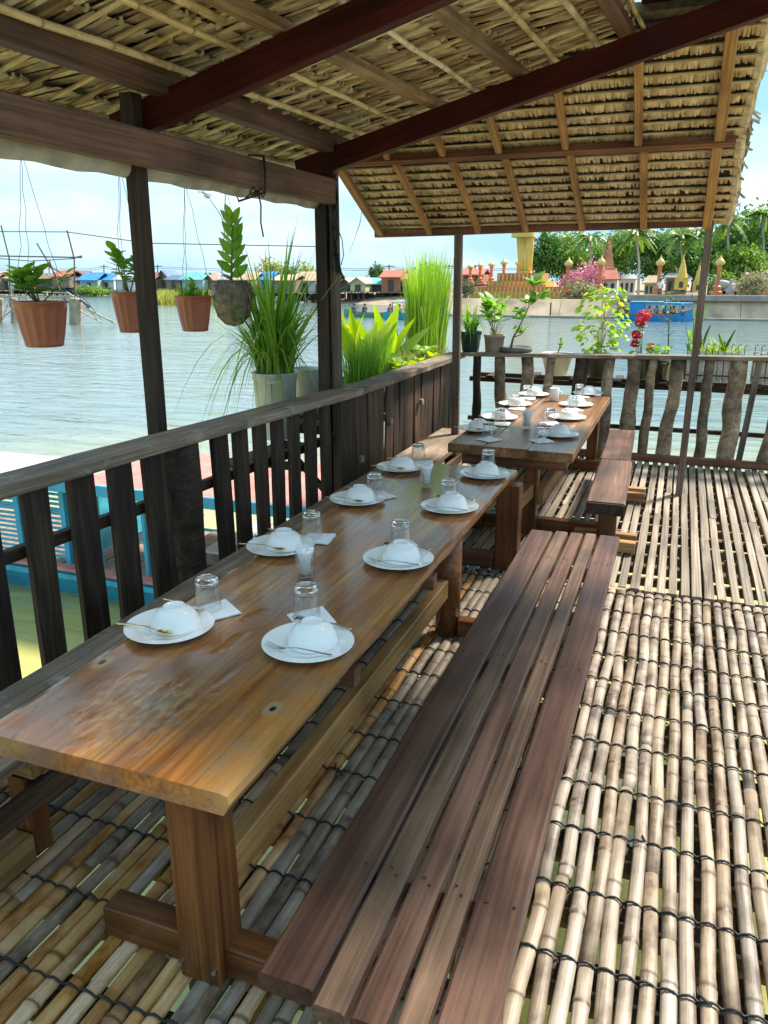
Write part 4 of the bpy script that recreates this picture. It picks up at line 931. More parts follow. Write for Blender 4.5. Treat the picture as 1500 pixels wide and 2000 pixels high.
def hang(u, v, wpx, hpx, aU, aV, label, kind):
    top = onp(PO, n1, u, v); ap = onp(PO, n1, aU, aV); Z = (top-_C).dot(_fw); r1 = wpx*Z/1500/2; h = hpx*Z/1500
    t = thing('hanging_pot', (top.x, top.y, top.z-h), label, 'hanging pot', 'hanging terracotta pots' if kind != 'coco' else None)
    b = MB()
    ap = Vector((top.x*.7+ap.x*.3, top.y*.7+ap.y*.3, 2.16)) if True else ap
    for k in range(3):
        a = k*2.094+.5; p = Vector((top.x+r1*math.cos(a), top.y+r1*math.sin(a), top.z-.005)); pts = [p]
        for q in range(1, 8):
            f = q/8; pts.append(p.lerp(ap, f)+Vector((U(-.007,.007), U(-.007,.007), 0)))
        pts.append(ap); b.tube(pts, .0016, 4)
    b.build('hanger_wire', M_['wire'], t)
    if kind != 'coco':
        ribbed_pot(r1*.70, r1, h).build('pot', M_['terra'], t, T(top.x, top.y, top.z-h), smooth=True)
        soil('soil', t, top, r1*.9, top.z-.02)
    return t, top, r1, h
t, p, r, h = hang(77,588,103,87,44,315,'terracotta coloured hanging pot at the far left with broad light green leaves','a')
stems_leaves(t, (p.x,p.y,p.z-.02), 7, 0, .15, .15, 9, up=.0)
t, p, r, h = hang(252,570,70,77,242,345,'terracotta coloured hanging pot partly behind the first post, tall leafy shoot','a')
stems_leaves(t, (p.x,p.y,p.z-.02), 5, 0, .09, .23, 11, .85, up=.0)
t, p, r, h = hang(377,577,72,68,360,368,'terracotta coloured hanging pot right of the first post with low grassy plants','b')
b = MB(); blades(b, (p.x,p.y,p.z-.02), 120, r*.8, .10, .7, .008, .5); o = b.build('foliage', G1, t)
stems_leaves(t, (p.x,p.y,p.z-.02), 2, 0, .03, .10, 5, .6)
t, p, r, h = hang(452,548,72,78,436,385,'split coconut husk planter hanging with a tall orchid','coco')
t['category'] = 'hanging planter'
b = MB(); n_ = 48
def fxc(a, z): return 1+.07*abs(math.sin(a*4))+.02*math.sin(a*15)
b.lathe([(.0001,-h*1.12),(r*.45,-h*1.06),(r*.8,-h*.88),(r*.98,-h*.62),(r*1.05,-h*.38),(r*.98,-h*.12),(r*.75,.0),(r*.6,-.01),(.0001,-.02)], n_, fx=fxc); b.build('husk', M_['coco'], t, T(p.x,p.y,p.z), smooth=True)
b = MB()
for k in range(6):
    a = k*1.05; b.tube([(p.x+r*.8*math.cos(a), p.y+r*.8*math.sin(a), p.z-.0), (p.x+r*1.1*math.cos(a), p.y+r*1.1*math.sin(a), p.z-h*.4),(p.x+r*.9*math.cos(a), p.y+r*.9*math.sin(a), p.z-h*.85)], [.004,.012,.003], 5, flat=.5)
b.build('husk_fibre', M_['coco'], t)
lo = leaf_mesh('orchid_leaf', .13, .058, G1, .2)
b = MB(); b.tube([(p.x,p.y,p.z-.01),(p.x+.01,p.y,p.z+.12),(p.x+.03,p.y,p.z+.36)], [.008,.007,.004], 7); b.build('stem', M_['stem'], t, smooth=True)
for k in range(14):
    f = k/13; a = (k % 2)*math.pi+U(-.35,.35)+.4; d = (math.cos(a), math.sin(a), .8+1.6*f)
    link('orchid_leaf', lo, t, orient((p.x+.01+.02*f, p.y, p.z+.02+.35*f), d, 1.2+U(-.5,.5)) @ Matrix.Scale(U(.75,1.05), 4))
for k in range(3): link('orchid_leaf', lo, t, orient((p.x,p.y,p.z), (U(-1,-.3),U(-.5,.5),.6)) @ Matrix.Scale(.8,4))
b = MB(); fl = onp(PO, n1, 395, 375); pts = [Vector((p.x+.02,p.y,p.z+.25)), Vector((p.x-.02,p.y-.06,p.z+.40)), fl.lerp(Vector((p.x,p.y,p.z+.4)), .25), fl]
b.tube(pts, .002, 5); b.build('flower_spike', M_['stem'], t)
b = MB()
for k in range(16):
    q = pts[2].lerp(pts[3], U(-.1,1))+Vector((U(-.015,.015),U(-.015,.015),U(-.015,.015)))
    for m in range(4):
        a = m*1.57; leafstrip(b, q, Vector((math.cos(a),math.sin(a),.3)), Vector((-math.sin(a),math.cos(a),0)), Vector((0,0,1)), .014, .010, lambda f: 0)
o = b.build('blossoms', M_['petal'], t)
b = MB()
for k in range(6):
    a = k*1.05; leafstrip(b, Vector((p.x-.01,p.y-.02,p.z+.11)), Vector((math.cos(a),math.sin(a),.4)), Vector((-math.sin(a),math.cos(a),0)), Vector((0,0,1)), .03, .014, lambda f: 0)
b.build('yellow_bloom', M_['yellowp'], t)
# horizontal pole the pots hang from
b = MB(); b.tube([RP(1.0,-.77,2.17), RP(3,-.77,2.165), RP(4.9,-.77,2.16)], .014, 7); hp = tag(b.build('hanging_pole', M_['bamboostraw'], None, None, True), 'bamboo pole under the eave from which the pots hang', 'pole')
# buckets of lemongrass
def bucket(p, r, h, label, cat, mat, rim=.012):
    t = thing('bucket', (p[0],p[1],p[2]), label, cat)
    b = MB(); b.lathe([(.0001,.0),(r*.80,0),(r*.82,.006),(r*.97,h-.05),(r*1.02,h-.048),(r*1.0,h-.01),(r*1.06,h-.008),(r*1.06,h),(r*.95,h),(r*.92,h-.04)], 32); b.build('tub', mat, t, T(*p), True); soil('soil', t, p, r*.93, p[2]+h-.035); return t
pb = onp(PO+n1*.12, n1, 537, 745)
bz = .52; bh = .98-bz
t = bucket((pb.x,pb.y,bz), .155, bh, 'large white plastic bucket with a big spray of lemongrass by the corner post', 'potted plant', M_['whitepot'])
b = MB(); hd = Vector((pb.x,pb.y,0))-Vector((0,0,0)); dv = (Vector((0,0,0))-Vector((pb.x,pb.y,0))).normalized(); sd_ = dv.cross(Vector((0,0,1)))
b.tube([hd+dv*.158-sd_*.045+Vector((0,0,.93)), hd+dv*.175-sd_*.045+Vector((0,0,.93)), hd+dv*.178+sd_*.045+Vector((0,0,.93)), hd+dv*.158+sd_*.045+Vector((0,0,.93))], .010, 6); b.build('handle', M_['whitepot'], t)
b = MB(); blades(b, (pb.x,pb.y,.95), 110, .10, 1.0, .45, .024, .4, 7); blades(b, (pb.x,pb.y,.95), 130, .13, .85, .95, .023, .9, 9); blades(b, (pb.x,pb.y,.95), 90, .12, .62, 1.25, .020, 1.8, 10)
b.build('lemongrass', G2, t)
b = MB(); blades(b, (pb.x,pb.y,.95), 60, .13, .22, .6, .008, .5); blades(b, (pb.x,pb.y,.95), 8, .1, .75, .25, .004, .1); b.build('dry_blades', G5, t)
pb2 = onp(PO+n1*.10, n1, 582, 735)
bucket((pb2.x,pb2.y+.12,.52), .12, .44, 'smaller white bucket just behind the lemongrass bucket', 'bucket', M_['whitepot'])
# herb boxes along the railing beyond the corner post
def box_of(name, y0, y1, off, label, cat, mat=M_['greytray']):
    c = RP((y0+y1)/2, off, .64); t = thing(name, c, label, cat)
    a, d = RP(y0,off,0), RP(y1,off,0)
    beam('box_side', a+Vector((-.11,0,.73)), d+Vector((-.11,0,.73)), .012, .17, mat, t); beam('box_side', a+Vector((.11,0,.73)), d+Vector((.11,0,.73)), .012, .17, mat, t)
    beam('box_end', a+Vector((-.103,.006,.73)), a+Vector((.103,.006,.73)), .012, .168, mat, t); beam('box_end', d+Vector((-.103,-.006,.73)), d+Vector((.103,-.006,.73)), .012, .168, mat, t)
    b = MB(); m_ = (a+d)/2; b.box((m_.x,m_.y,.77), (.2,(y1-y0)-.03,.06)); b.build('soil', M_['soil'], t); return t, a, d
def grassrow(par, a, d, n, h, lean, w, mat, name='grass_blades', z=.79, **k):
    b = MB()
    for i in range(n):
        q = a.lerp(d, rnd()); blades(b, (q.x,q.y,z), 12, .09, h, lean, w, **k)
    return b.build(name, mat, par)
t, a, d = box_of('herb_box', 5.3, 5.92, -.36, 'planter box of fine green chives beside the corner post', 'planter')
grassrow(t, a, d, 60, .42, .28, .008, G1, droop=.15); 
b = MB(); blades(b, (a.x,a.y+.1,.79), 60, .1, .4, .4, .006, .3); b.build('grass_blades', G1, t)
t, a, d = box_of('fern_box', 5.95, 6.75, -.60, 'planter of broad yellow green bird nest fern fronds behind the chives', 'planter')
fr_ = leaf_mesh('frond', .66, .125, G3, .22, n=10, fold=.35)
for k in range(26):
    q = a.lerp(d, .1+.8*rnd()); an = U(0,6.28); link('frond', fr_, t, orient((q.x+U(-.05,.05), q.y, .79), (math.cos(an)*U(.2,.9), math.sin(an)*U(.2,.9), 1.0), U(-3.1,3.1)) @ Matrix.Scale(U(.65,1.05), 4))
t, a, d = box_of('reed_box', 7.0, 7.7, -.42, 'planter of tall dense bright green reeds left of the thin post', 'planter')
grassrow(t, a, d, 120, 1.08, .17, .013, G4, droop=.12, seg=6)
b = MB(); 
for i in range(9): q = a.lerp(d, U(-.1,.6)); blades(b, (q.x,q.y,.79), 2, .05, 1.35, .5, .006, .5, 7)
blades(b, ((a.x+d.x)/2,(a.y+d.y)/2,.79), 120, .22, .35, .4, .009, .5); b.build('dry_blades', G5, t)
t, a, d = box_of('lettuce_box', 5.75, 7.2, -.31, 'long planter of pale lettuce and herbs spilling over the left railing', 'planter')
lt = [leaf_mesh('lettuce_leaf', .17, .12, G3, .45, n=7, fold=.5), leaf_mesh('lettuce_leaf', .15, .10, G1, .4, n=7, fold=.5)]
for k in range(46):
    q = a.lerp(d, rnd()); an = U(0,6.28); link('lettuce_leaf', random.choice(lt), t, orient((q.x+U(-.07,.07), q.y, .84+U(0,.13)), (math.cos(an), math.sin(an), U(.2,1.2)), U(-.6,.6)) @ Matrix.Scale(U(.6,1.1),4))
grassrow(t, a, d, 12, .3, .5, .006, G5, 'dry_stalks', droop=.4)
# pots standing on the corner of the railing
def potted(name, u, v, z, y, r, h, pot_mat, label, taper=.75, cat='potted plant', group=None, square=False):
    q = ony(u, v, y); t = thing(name, (q.x, y, z), label, cat, group)
    b = MB(); b.lathe([(.0001,0),(r*taper,0),(r*(taper+.02),.004),(r*.96,h*.86),(r*1.03,h*.87),(r*1.03,h),(r*.93,h),(r*.9,h-.02)], 28); b.build('pot', pot_mat, t, T(q.x,y,z), True)
    soil('soil', t, (q.x,y), r*.92, z+h-.018); return t, Vector((q.x, y, z+h-.015))
zt = .925
t, p = potted('spider_plant', 919, 678, zt, 7.40, .105, .19, M_['greenpot'], 'dark green pot of spider plant on the railing corner')
b = MB(); blades(b, p, 130, .05, .30, .9, .014, .9, 7); b.build('foliage', G1, t)
b = MB(); blades(b, p, 5, .03, .35, 1.4, .012, 2.4, 8, bias=(.9,-.7)); b.build('trailing_leaves', G4, t)
t, p = potted('croton_plant', 965, 678, zt, 7.40, .10, .165, M_['beigepot'], 'round beige stone pot with a bushy leafy plant on the railing', .8)
stems_leaves(t, p, 6, 0, .16, .36, 10, 1.25); b = MB(); blades(b, p, 30, .05, .2, .8, .006, .4); b.build('dry_stalks', G5, t)
q = ony(1008, 677, 7.42); t = thing('bonsai_tray', (q.x,7.42,zt+.01), 'low grey tray with a small bent leafy tree on the railing', 'potted plant')
b = MB(); b.lathe([(.0001,0),(.13,0),(.15,.004),(.155,.05),(.145,.05),(.14,.035),(.0001,.035)], 24); b.build('tray', M_['greytray'], t, T(q.x,7.42,zt+.008), True)
b = MB(); b.tube([(q.x-.05,7.42,zt+.04),(q.x-.03,7.42,zt+.14),(q.x+.03,7.42,zt+.26),(q.x+.10,7.42,zt+.42),(q.x+.14,7.42,zt+.62)], [.014,.010,.007,.005,.004], 7); b.build('trunk', M_['bark'], t, smooth=True)
b = MB(); b.tube([(q.x-.03,7.42,zt+.14),(q.x+.04,7.42,zt+.17),(q.x+.07,7.42,zt+.2)], [.006,.005,.003], 6); b.build('branch', M_['bark'], t, smooth=True)
for (bx_, bz_, n_, s_) in ((-.02,.20,8,.8),(.05,.2,9,.8),(.03,.32,12,1.1),(.10,.45,14,1.3),(.14,.62,16,1.6),(.18,.50,8,1.3),(.0,.36,8,1.1)):
    for k in range(n_):
        a = U(0,6.28); link('leaf', random.choice(leafA), t, orient((q.x+bx_+U(-.03,.03), 7.42+U(-.03,.03), zt+bz_+U(-.02,.03)), (math.cos(a), math.sin(a), U(0,1.1)), U(-.4,.4)) @ Matrix.Scale(s_*U(.8,1.15),4))
# pots on the shelf beyond the log railing
zs = .70
t, p = potted('white_pot', 1087, 715, zs, 7.68, .155, .21, M_['whitepot'], 'round white pot with a tiny seedling behind the log railing', .6)
stems_leaves(t, p, 2, 0, .04, .13, 7, .55)
t, p = potted('golden_bush', 1170, 700, zs, 7.68, .12, .22, M_['darkpot'], 'yellow green leafy bush in a black pot behind the log railing')
b = MB()
for k in range(7): b.tube([p, p+Vector((U(-.05,.05),U(-.04,.04),.2)), p+Vector((U(-.17,.17),U(-.1,.1),U(.35,.55)))], [.007,.005,.003], 6)
b.tube([p+Vector((.01,0,0)), p+Vector((.02,0,.5))], .006, 6); b.build('stems', M_['bamboostraw'], t)
rl_ = [leaf_mesh('round_leaf', .06, .055, G3, .3), leaf_mesh('round_leaf', .055, .05, G1, .3), leaf_mesh('round_leaf', .065, .055, G4, .3)]
for k in range(230):
    a = U(0,6.28); zz = U(.05,.62); rr = .20*math.sqrt(rnd())*(1.25-abs(zz-.3)*1.3); link('round_leaf', random.choice(rl_), t, orient(p+Vector((rr*math.cos(a), rr*math.sin(a)*.7, zz)), (math.cos(a)+U(-.5,.5), math.sin(a)+U(-.5,.5), U(-.7,.5)), U(-.8,.8)) @ Matrix.Scale(U(.7,1.1),4))
t, p = potted('red_flower_plant', 1252, 700, zs, 7.68, .13, .2, M_['greenpot'], 'shrub with clusters of crimson flowers in a pot behind the log railing')
for (u, v, s_) in ((1257,620,1.3),(1243,655,.9),(1240,672,.75),(1272,680,.9),(1250,632,.9)):
    q = ony(u, v, 7.68); b = MB(); b.tube([p, Vector((q.x*.6+p.x*.4, 7.68, (q.z+p.z)/2)), q], [.005,.004,.003], 6); b.build('stem', M_['stem'], t)
    b = MB()
    for k in range(int(60*s_)):
        dd = Vector((U(-1,1),U(-1,1),U(-.5,1))).normalized(); o_ = q+dd*.055*s_*U(.6,1)
        for m in range(4):
            a = m*1.57+k; x_ = dd.cross(Vector((0,0,1)) if abs(dd.z) < .9 else Vector((1,0,0))).normalized(); y_ = dd.cross(x_)
            al = (x_*math.cos(a)+y_*math.sin(a)+dd*.3).normalized(); leafstrip(b, o_, al, al.cross(dd).normalized(), dd, .015, .012, lambda f: 0, fold=.2)
    b.build('flower_cluster', M_['redpetal'], t)
    for k in range(7): a = U(0,6.28); link('leaf', random.choice(leafA), t, orient(q+Vector((0,0,-.06)), (math.cos(a),math.sin(a),U(-.4,.4))) @ Matrix.Scale(U(.6,.9),4))
t, p = potted('slender_tree', 1305, 700, zs, 7.72, .13, .2, M_['whitepot'], 'thin bare stemmed sapling in a white pot behind the log railing')
b = MB(); tp_ = ony(1312, 560, 7.72); b.tube([p, p.lerp(tp_,.5)+Vector((-.01,0,0)), tp_], [.008,.006,.003], 6)
for k in range(9): f = U(.2,.95); q = p.lerp(tp_, f); e_ = q+Vector((U(-.16,.16),U(-.08,.08),U(.04,.16))); b.tube([q,e_], [.003,.0015], 5)
b.build('stems', M_['bark'], t)
for k in range(34): q = p.lerp(tp_, .3+.7*math.sqrt(rnd()))+Vector((U(-.11,.11),U(-.08,.08),U(-.02,.08))); a = U(0,6.28); link('leaf', random.choice(leafB), t, orient(q, (math.cos(a),math.sin(a),U(-.2,.8))) @ Matrix.Scale(U(.7,1.2),4))
t, p = potted('leafy_pot', 1287, 705, zs, 7.62, .09, .16, M_['darkpot'], 'low bright green herb in a small black pot below the sapling')
stems_leaves(t, p, 6, 0, .14, .16, 9, .65)
t, p = potted('tall_succulent', 1352, 700, zs, 7.75, .09, .2, M_['darkpot'], 'upright broad leaved plant just left of the thin grey post')
for k in range(7): a = U(0,6.28); link('leaf', leafA[2], t, orient(p+Vector((0,0,k*.06)), (.4*math.cos(a), .4*math.sin(a), 1)) @ Matrix.Scale(1.7,4))
b = MB(); b.tube([p, p+Vector((-.02,0,.3)), p+Vector((-.08,0,.62))], [.005,.004,.002], 5); b.tube([p, p+Vector((-.1,0,.35)), p+Vector((-.04,0,.7))], [.004,.003,.002], 5); b.build('stems', M_['bark'], t)
M_['palewood'] = plain('whitewashed_wood', (.62,.61,.58), .85, var=.3, scale=25)
def crate(u0, u1, label, plant):
    a = ony(u0, 690, 7.7); d = ony(u1, 690, 7.7); t = thing('slatted_planter', ((a.x+d.x)/2,7.7,zs), label, 'planter', 'whitewashed planters behind the log railing')
    n = int((d.x-a.x)/.052)
    for i in range(n):
        x = a.x+(i+.5)*(d.x-a.x)/n
        for y in (7.62, 7.80): beam('picket', (x,y,zs), (x,y,zs+.27+U(-.01,.01)), .042, .012, M_['palewood'], t, up=(0,-1,0), jit=.001)
    for y in (7.60, 7.82):
        for z in (.06,.2): beam('band', (a.x,y,zs+z), (d.x,y,zs+z), .012, .012, M_['black'], t)
    b = MB()
    for i in range(n+1):
        x = a.x+i*(d.x-a.x)/n; b.tube([(x,7.59,zs+.0),(x,7.59,zs+.33),(x+.012,7.59,zs+.345),(x+.024,7.59,zs+.33)], .003, 5)
    b.build('wire_guard', M_['black'], t)
    b = MB(); b.box(((a.x+d.x)/2,7.71,zs+.2), (d.x-a.x-.01,.16,.03)); b.build('soil', M_['soil'], t)
    b = MB()
    if plant:
        for k in range(3): blades(b, (a.x+(d.x-a.x)*(.25+.25*k),7.71,zs+.2), 30, .07, .22, .9, .02, .5)
        b.build('foliage', G3, t)
        b = MB()
        for (x0, z0, x1, z1) in ((.12,.22,.08,.52),(.12,.3,.17,.5),(.30,.22,.38,.46),(.30,.26,.25,.42),(.32,.28,.30,.36)): b.tube([(a.x+x0,7.71,zs+z0),((2*a.x+x0+x1)/2,7.71,zs+(z0+z1)/2+.02),(a.x+x1,7.71,zs+z1)], [.012,.011,.005], 7)
        b.build('succulent_stems', G6, t)
    else:
        blades(b, ((a.x+d.x)/2,7.71,zs+.2), 30, .12, .16, .5, .015, .5); b.build('foliage', G1, t)
crate(1342, 1452, 'whitewashed picket planter with forked succulents right of the thin post', True)
crate(1472, 1590, 'whitewashed picket planter at the right edge of the far railing', False)

# ------------------------------------------------------------------ moored boat on the left
random.seed(41)
M_['bblue'] = plain('sky_blue_boat_paint', (.03,.33,.56), .5, var=.2, scale=5, bump=.3)
M_['bteal'] = plain('teal_boat_paint', (.04,.36,.50), .55, var=.25, scale=8, bump=.3)
M_['broof'] = plain('faded_red_roof', (.50,.20,.17), .7, var=.25, scale=4)
M_['bwhite'] = plain('white_roof_sheet', (.40,.41,.41), .6, var=.08, scale=4)
M_['bdeck'] = plain('boat_deck_boards', (.26,.19,.14), .8, var=.35, scale=6)
bt = thing('houseboat', (-6.4,7.1,-2), 'turquoise and blue wooden passenger boat moored beside the left railing', 'boat')
yb = 6.42
b = MB(); secs = []
for i in range(17):
    f = i/16; x = -12.5+f*11.2; e = max(0, (f-.82)/.18); wd = .95*(1-e*.6); g = -1.60+.25*e*e+.3*max(0,.12-f)
    secs.append([(x,yb+.95-wd,g),(x,yb+.98-wd*.95,-1.75),(x,yb+.95-wd*.55,-2.3),(x,yb+.95,-2.4),(x,yb+.95+wd*.55,-2.3),(x,yb+.95+wd,g)])
vs = [q for s_ in secs for q in s_]; b.add(vs, [(i*6+j, i*6+j+1, (i+1)*6+j+1, (i+1)*6+j) for i in range(16) for j in range(5)]+[(5,4,3,2,1,0), tuple(96+j for j in range(6))]); b.build('hull', M_['bblue'], bt)
beam('rubbing_strake', (-12.5,yb-.02,-1.66), (-3.4,yb-.02,-1.66), .05, .06, M_['bteal'], bt); beam('gunwale', (-12.5,yb+.02,-1.575), (-3.4,yb+.02,-1.575), .12, .04, M_['broof'], bt)
for i in range(22): beam('deck_board', (-12.2+i*.42,yb+.07,-1.62), (-12.2+i*.42,yb+1.8,-1.62), .39, .03, M_['bdeck'], bt)
for x in (-7.7,-7.02,-6.34): beam('cabin_post', (x,yb+.12,-1.55), (x,yb+.12,-.63), .07, .07, M_['bblue'], bt, up=(0,-1,0))
for i in range(15): beam('louvre', (-9.9,yb+.14,-1.50+i*.058), (-6.36,yb+.14,-1.50+i*.058), .035, .03, M_['bteal'], bt, up=(0,.5,1))
beam('cabin_wall', (-6.1,yb+.2,-1.55), (-6.1,yb+.2,-.62), .36, .03, M_['bteal'], bt, up=(0,-1,0)); beam('cabin_wall', (-6.34,yb+1.0,-1.1), (-6.3,yb+1.0,-1.1), 1.6, .9, M_['bteal'], bt)
for x in (-5.25,-4.2,-3.15): beam('awning_post', (x,yb+.12,-1.55), (x,yb+.12,-.60), .045, .045, M_['bblue'], bt, up=(0,-1,0)); beam('awning_post', (x,yb+1.75,-1.55), (x,yb+1.75,-.60), .045, .045, M_['bblue'], bt, up=(0,-1,0))
beam('roof_panel', (-12.3,yb+.38,-.53), (-6.0,yb+.38,-.53), .95, .04, M_['bwhite'], bt, jit=.004)
beam('roof_panel', (-5.99,yb+.75,-.53), (-2.3,yb+.75,-.50), 1.7, .04, M_['broof'], bt, jit=.004)
beam('fascia', (-12.3,yb-.13,-.575), (-2.3,yb-.13,-.545), .03, .12, M_['bblue'], bt)
for x, z in ((-5.6,-1.5),(-4.6,-1.5)): beam('bench_seat', (x,yb+.4,-1.3), (x,yb+1.6,-1.3), .25, .03, M_['bwhite'], bt)
for k in range(5): b = MB(); b.box((-4.9+k*.42, yb+U(.5,1.4), -1.47), (.34,.4,.26), Matrix.Rotation(U(-.4,.4),3,'Z')); tag(b.build('cargo_box', M_['bwhite'] if k % 2 else M_['bdeck'], None), ['pale crate on the boat deck nearest the cabin','brown box on the boat deck beside the pale crate','middle pale crate on the boat deck','brown box on the boat deck near its stern','pale crate at the right end of the boat deck'][k], 'crate', 'boxes on the moored boat')

# ------------------------------------------------------------------ fish trap frame out in the water
ft = thing('fish_trap', ony(80,620,52), 'rickety bamboo fish trap frame on concrete posts standing in the river', 'fish trap')
M_['conc'] = plain('stained_concrete', (.34,.27,.2), .9, var=.35, scale=2)
def PT(u, v, y=52): q = ony(u, v, y); return q
def stick(name, pts, r, mat, y=52, n=6): b = MB(); b.tube([PT(u,v,y) for u, v in pts], r, n); return b.build(name, mat, ft)
W = M_['bamboostraw']
for (u, w_) in ((148,.5),(28,.28),(0,.25)): stick('concrete_post', ((u,640),(u,583)), w_, M_['conc'], n=8)
for p_ in (((146,583),(145,505),(131,450)),((20,600),(18,505),(2,440)),((0,640),(20,580)),((148,590),(226,633)),((152,598),(222,628)),((150,604),(200,631)),((60,580),(135,578)),((0,576),(140,590)),((66,508),(66,580)),((0,500),(160,503)),((140,505),(160,500)),((120,575),(96,508)),((72,475),(122,560)),((35,583),(60,570),(130,572)),((0,625),(30,600)),((130,570),(150,583))):
    stick('bamboo_pole', p_, .06, W if min(v for u, v in p_) > 565 else M_['farpost'])
for p_ in (((-40,452),(131,453)),((131,453),(290,475),(640,482)),((0,505),(60,510),(145,505)),((150,575),(190,625)),((160,578),(200,626))):
    stick('net_line', p_, .035, M_['wire'], n=4)
stick('sagging_net', ((125,583),(135,590),(160,587),(175,600)), .12, M_['wire'])

# ------------------------------------------------------------------ far shore: stilt houses
random.seed(51)
cols = dict(red=(.42,.13,.08), rust=(.33,.15,.10), blue=(.05,.26,.55), teal=(.16,.42,.42), dblue=(.10,.16,.28), tan=(.50,.36,.22), brown=(.24,.16,.12), pink=(.55,.36,.30), grey=(.4,.4,.4))
RM = {k: plain(k+'_roof_sheet', c, .7, var=.2, scale=.8) for k, c in cols.items()}
WM = {k: plain(k+'_wall_boards', c, .8, var=.2, scale=1) for k, c in dict(white=(.62,.64,.62), blue=(.12,.34,.5), lime=(.45,.5,.28), brick=(.40,.17,.11), dark=(.08,.07,.06), wood=(.26,.19,.13), sea=(.35,.5,.48)).items()}
M_['void'] = plain('dark_window_opening', (.02,.02,.025), .4)
def house(u0, u1, vr, ve, vf, y, roof, wall, label, gable=False, group='stilt houses on the far shore'):
    a = ony(u0, ve, y); d = ony(u1, ve, y); zr = ony((u0+u1)/2, vr, y).z; ze = a.z; zf = ony(u0, vf, y).z; wdt = d.x-a.x; dp = max(5, wdt*.6)
    cx = (a.x+d.x)/2; t = thing('stilt_house', (cx, y, -2), label, 'house', group)
    b = MB(); ov = wdt*.04
    b.box((cx, y+dp/2, (zf+ze)/2), (wdt*.92, dp*.9, ze-zf)); 
    if gable: x0, x1 = cx-wdt*.46, cx+wdt*.46; b.add([(x0,y+dp*.05,ze),(x1,y+dp*.05,ze),(cx,y+dp*.05,zr-.15)], [(0,1,2)])
    b.build('wall', WM[wall], t)
    b = MB(); th = .14
    if gable: r_ = [(a.x-ov,y-.3,ze-.1),(cx,y-.3,zr),(d.x+ov,y-.3,ze-.1),(a.x-ov,y+dp,ze-.1),(cx,y+dp,zr),(d.x+ov,y+dp,ze-.1)]
    else: r_ = [(a.x-ov,y-.4,ze),(a.x-ov,y+dp/2,zr),(a.x-ov,y+dp+.3,ze),(d.x+ov,y-.4,ze),(d.x+ov,y+dp/2,zr),(d.x+ov,y+dp+.3,ze)]
    r2 = [(x, yy, z-th) for x, yy, z in r_]
    b.add(r_+r2, [(0,1,4,3),(1,2,5,4),(9,10,7,6),(10,11,8,7),(0,6,7,1),(1,7,8,2),(3,4,10,9),(4,5,11,10),(0,3,9,6),(2,8,11,5)]); b.build('roof', RM[roof], t)
    nw = max(1, int(wdt/3))
    for i in range(nw):
        x = a.x+wdt*.04+(i+.5)*wdt*.92/nw; hh = (ze-zf)
        if hh < 1: continue
        isd = (i == nw//2); b = MB(); b.box((x, y+dp*.05-.03, zf+(hh*.40 if isd else hh*.55)), (.9 if isd else 1.0, .08, hh*.75 if isd else hh*.35)); o = b.build('door' if isd else 'window', M_['void'] if not isd else WM['dark'], t)
    ns = max(3, int(wdt/1.8))
    for i in range(ns):
        for yy in (y+.3, y+dp*.8):
            x = a.x+.3+(wdt-.6)*i/(ns-1); b = MB(); b.tube([(x,yy,-3),(x+U(-.1,.1),yy,zf)], .11, 5); b.build('stilt', WM['dark'], t)
    b = MB(); b.box((cx, y+dp/2-.2, zf-.08), (wdt*.98, dp, .16)); b.build('platform', WM['wood'], t)
    b = MB(); b.box((cx, y+dp*.75, (zf-2)/2-.1), (wdt*.9, .1, zf+1.6)); b.build('under_screen', WM['dark'], t)
HS = [(-60,-5,529,542,566,'pink','wood','pale pink roofed stilt house at the far left edge'),(-4,24,533,543,566,'pink','white','small pink roofed stilt house beside the far left edge'),
 (26,62,531,542,567,'rust','wood','rust roofed stilt house behind the leftmost hanging plant'),(64,98,533,544,567,'brown','dark','brown roofed stilt house left of the blue one'),
 (82,108,534,545,566,'blue','blue','small blue stilt house left of the red roof'),(99,134,528,540,560,'red','wood','red roofed stilt house behind the blue gable'),(112,146,534,546,567,'blue','blue','blue gabled stilt house behind the fish trap'),
 (126,162,529,541,564,'rust','wood','orange red roofed stilt house right of the fish trap pole'),(153,190,532,547,568,'blue','sea','wide bright blue roofed stilt house'),(190,221,533,547,568,'blue','white','blue roofed stilt house with white wall right of the widest one'),
 (222,262,534,546,567,'grey','white','grey roofed stilt house behind the second hanging pot'),(264,303,532,545,567,'rust','wood','rust roofed stilt house hidden near the first post'),
 (306,328,527,541,563,'dblue','wood','dark blue gabled stilt house just right of the first post'),(322,352,537,546,565,'dblue','wood','low dark blue roofed stilt house'),(350,372,532,543,563,'rust','wood','small rust roofed stilt house before the green roof'),
 (352,396,531,546,566,'teal','sea','sea green roofed stilt house above the third hanging pot'),(392,416,532,546,566,'brown','wood','brown gabled stilt house by the coconut planter'),(418,455,533,546,566,'grey','wood','grey roofed stilt house behind the coconut planter'),
 (456,498,532,546,568,'tan','wood','tan roofed stilt house behind the lemongrass'),(500,532,530,546,566,'blue','blue','bright blue stilt house seen through the lemongrass')]
for i, h_ in enumerate(HS): house(*h_[:5], 141+(i*7 % 5), h_[5], h_[6], h_[7], gable=(i in (4,6,12,16)))
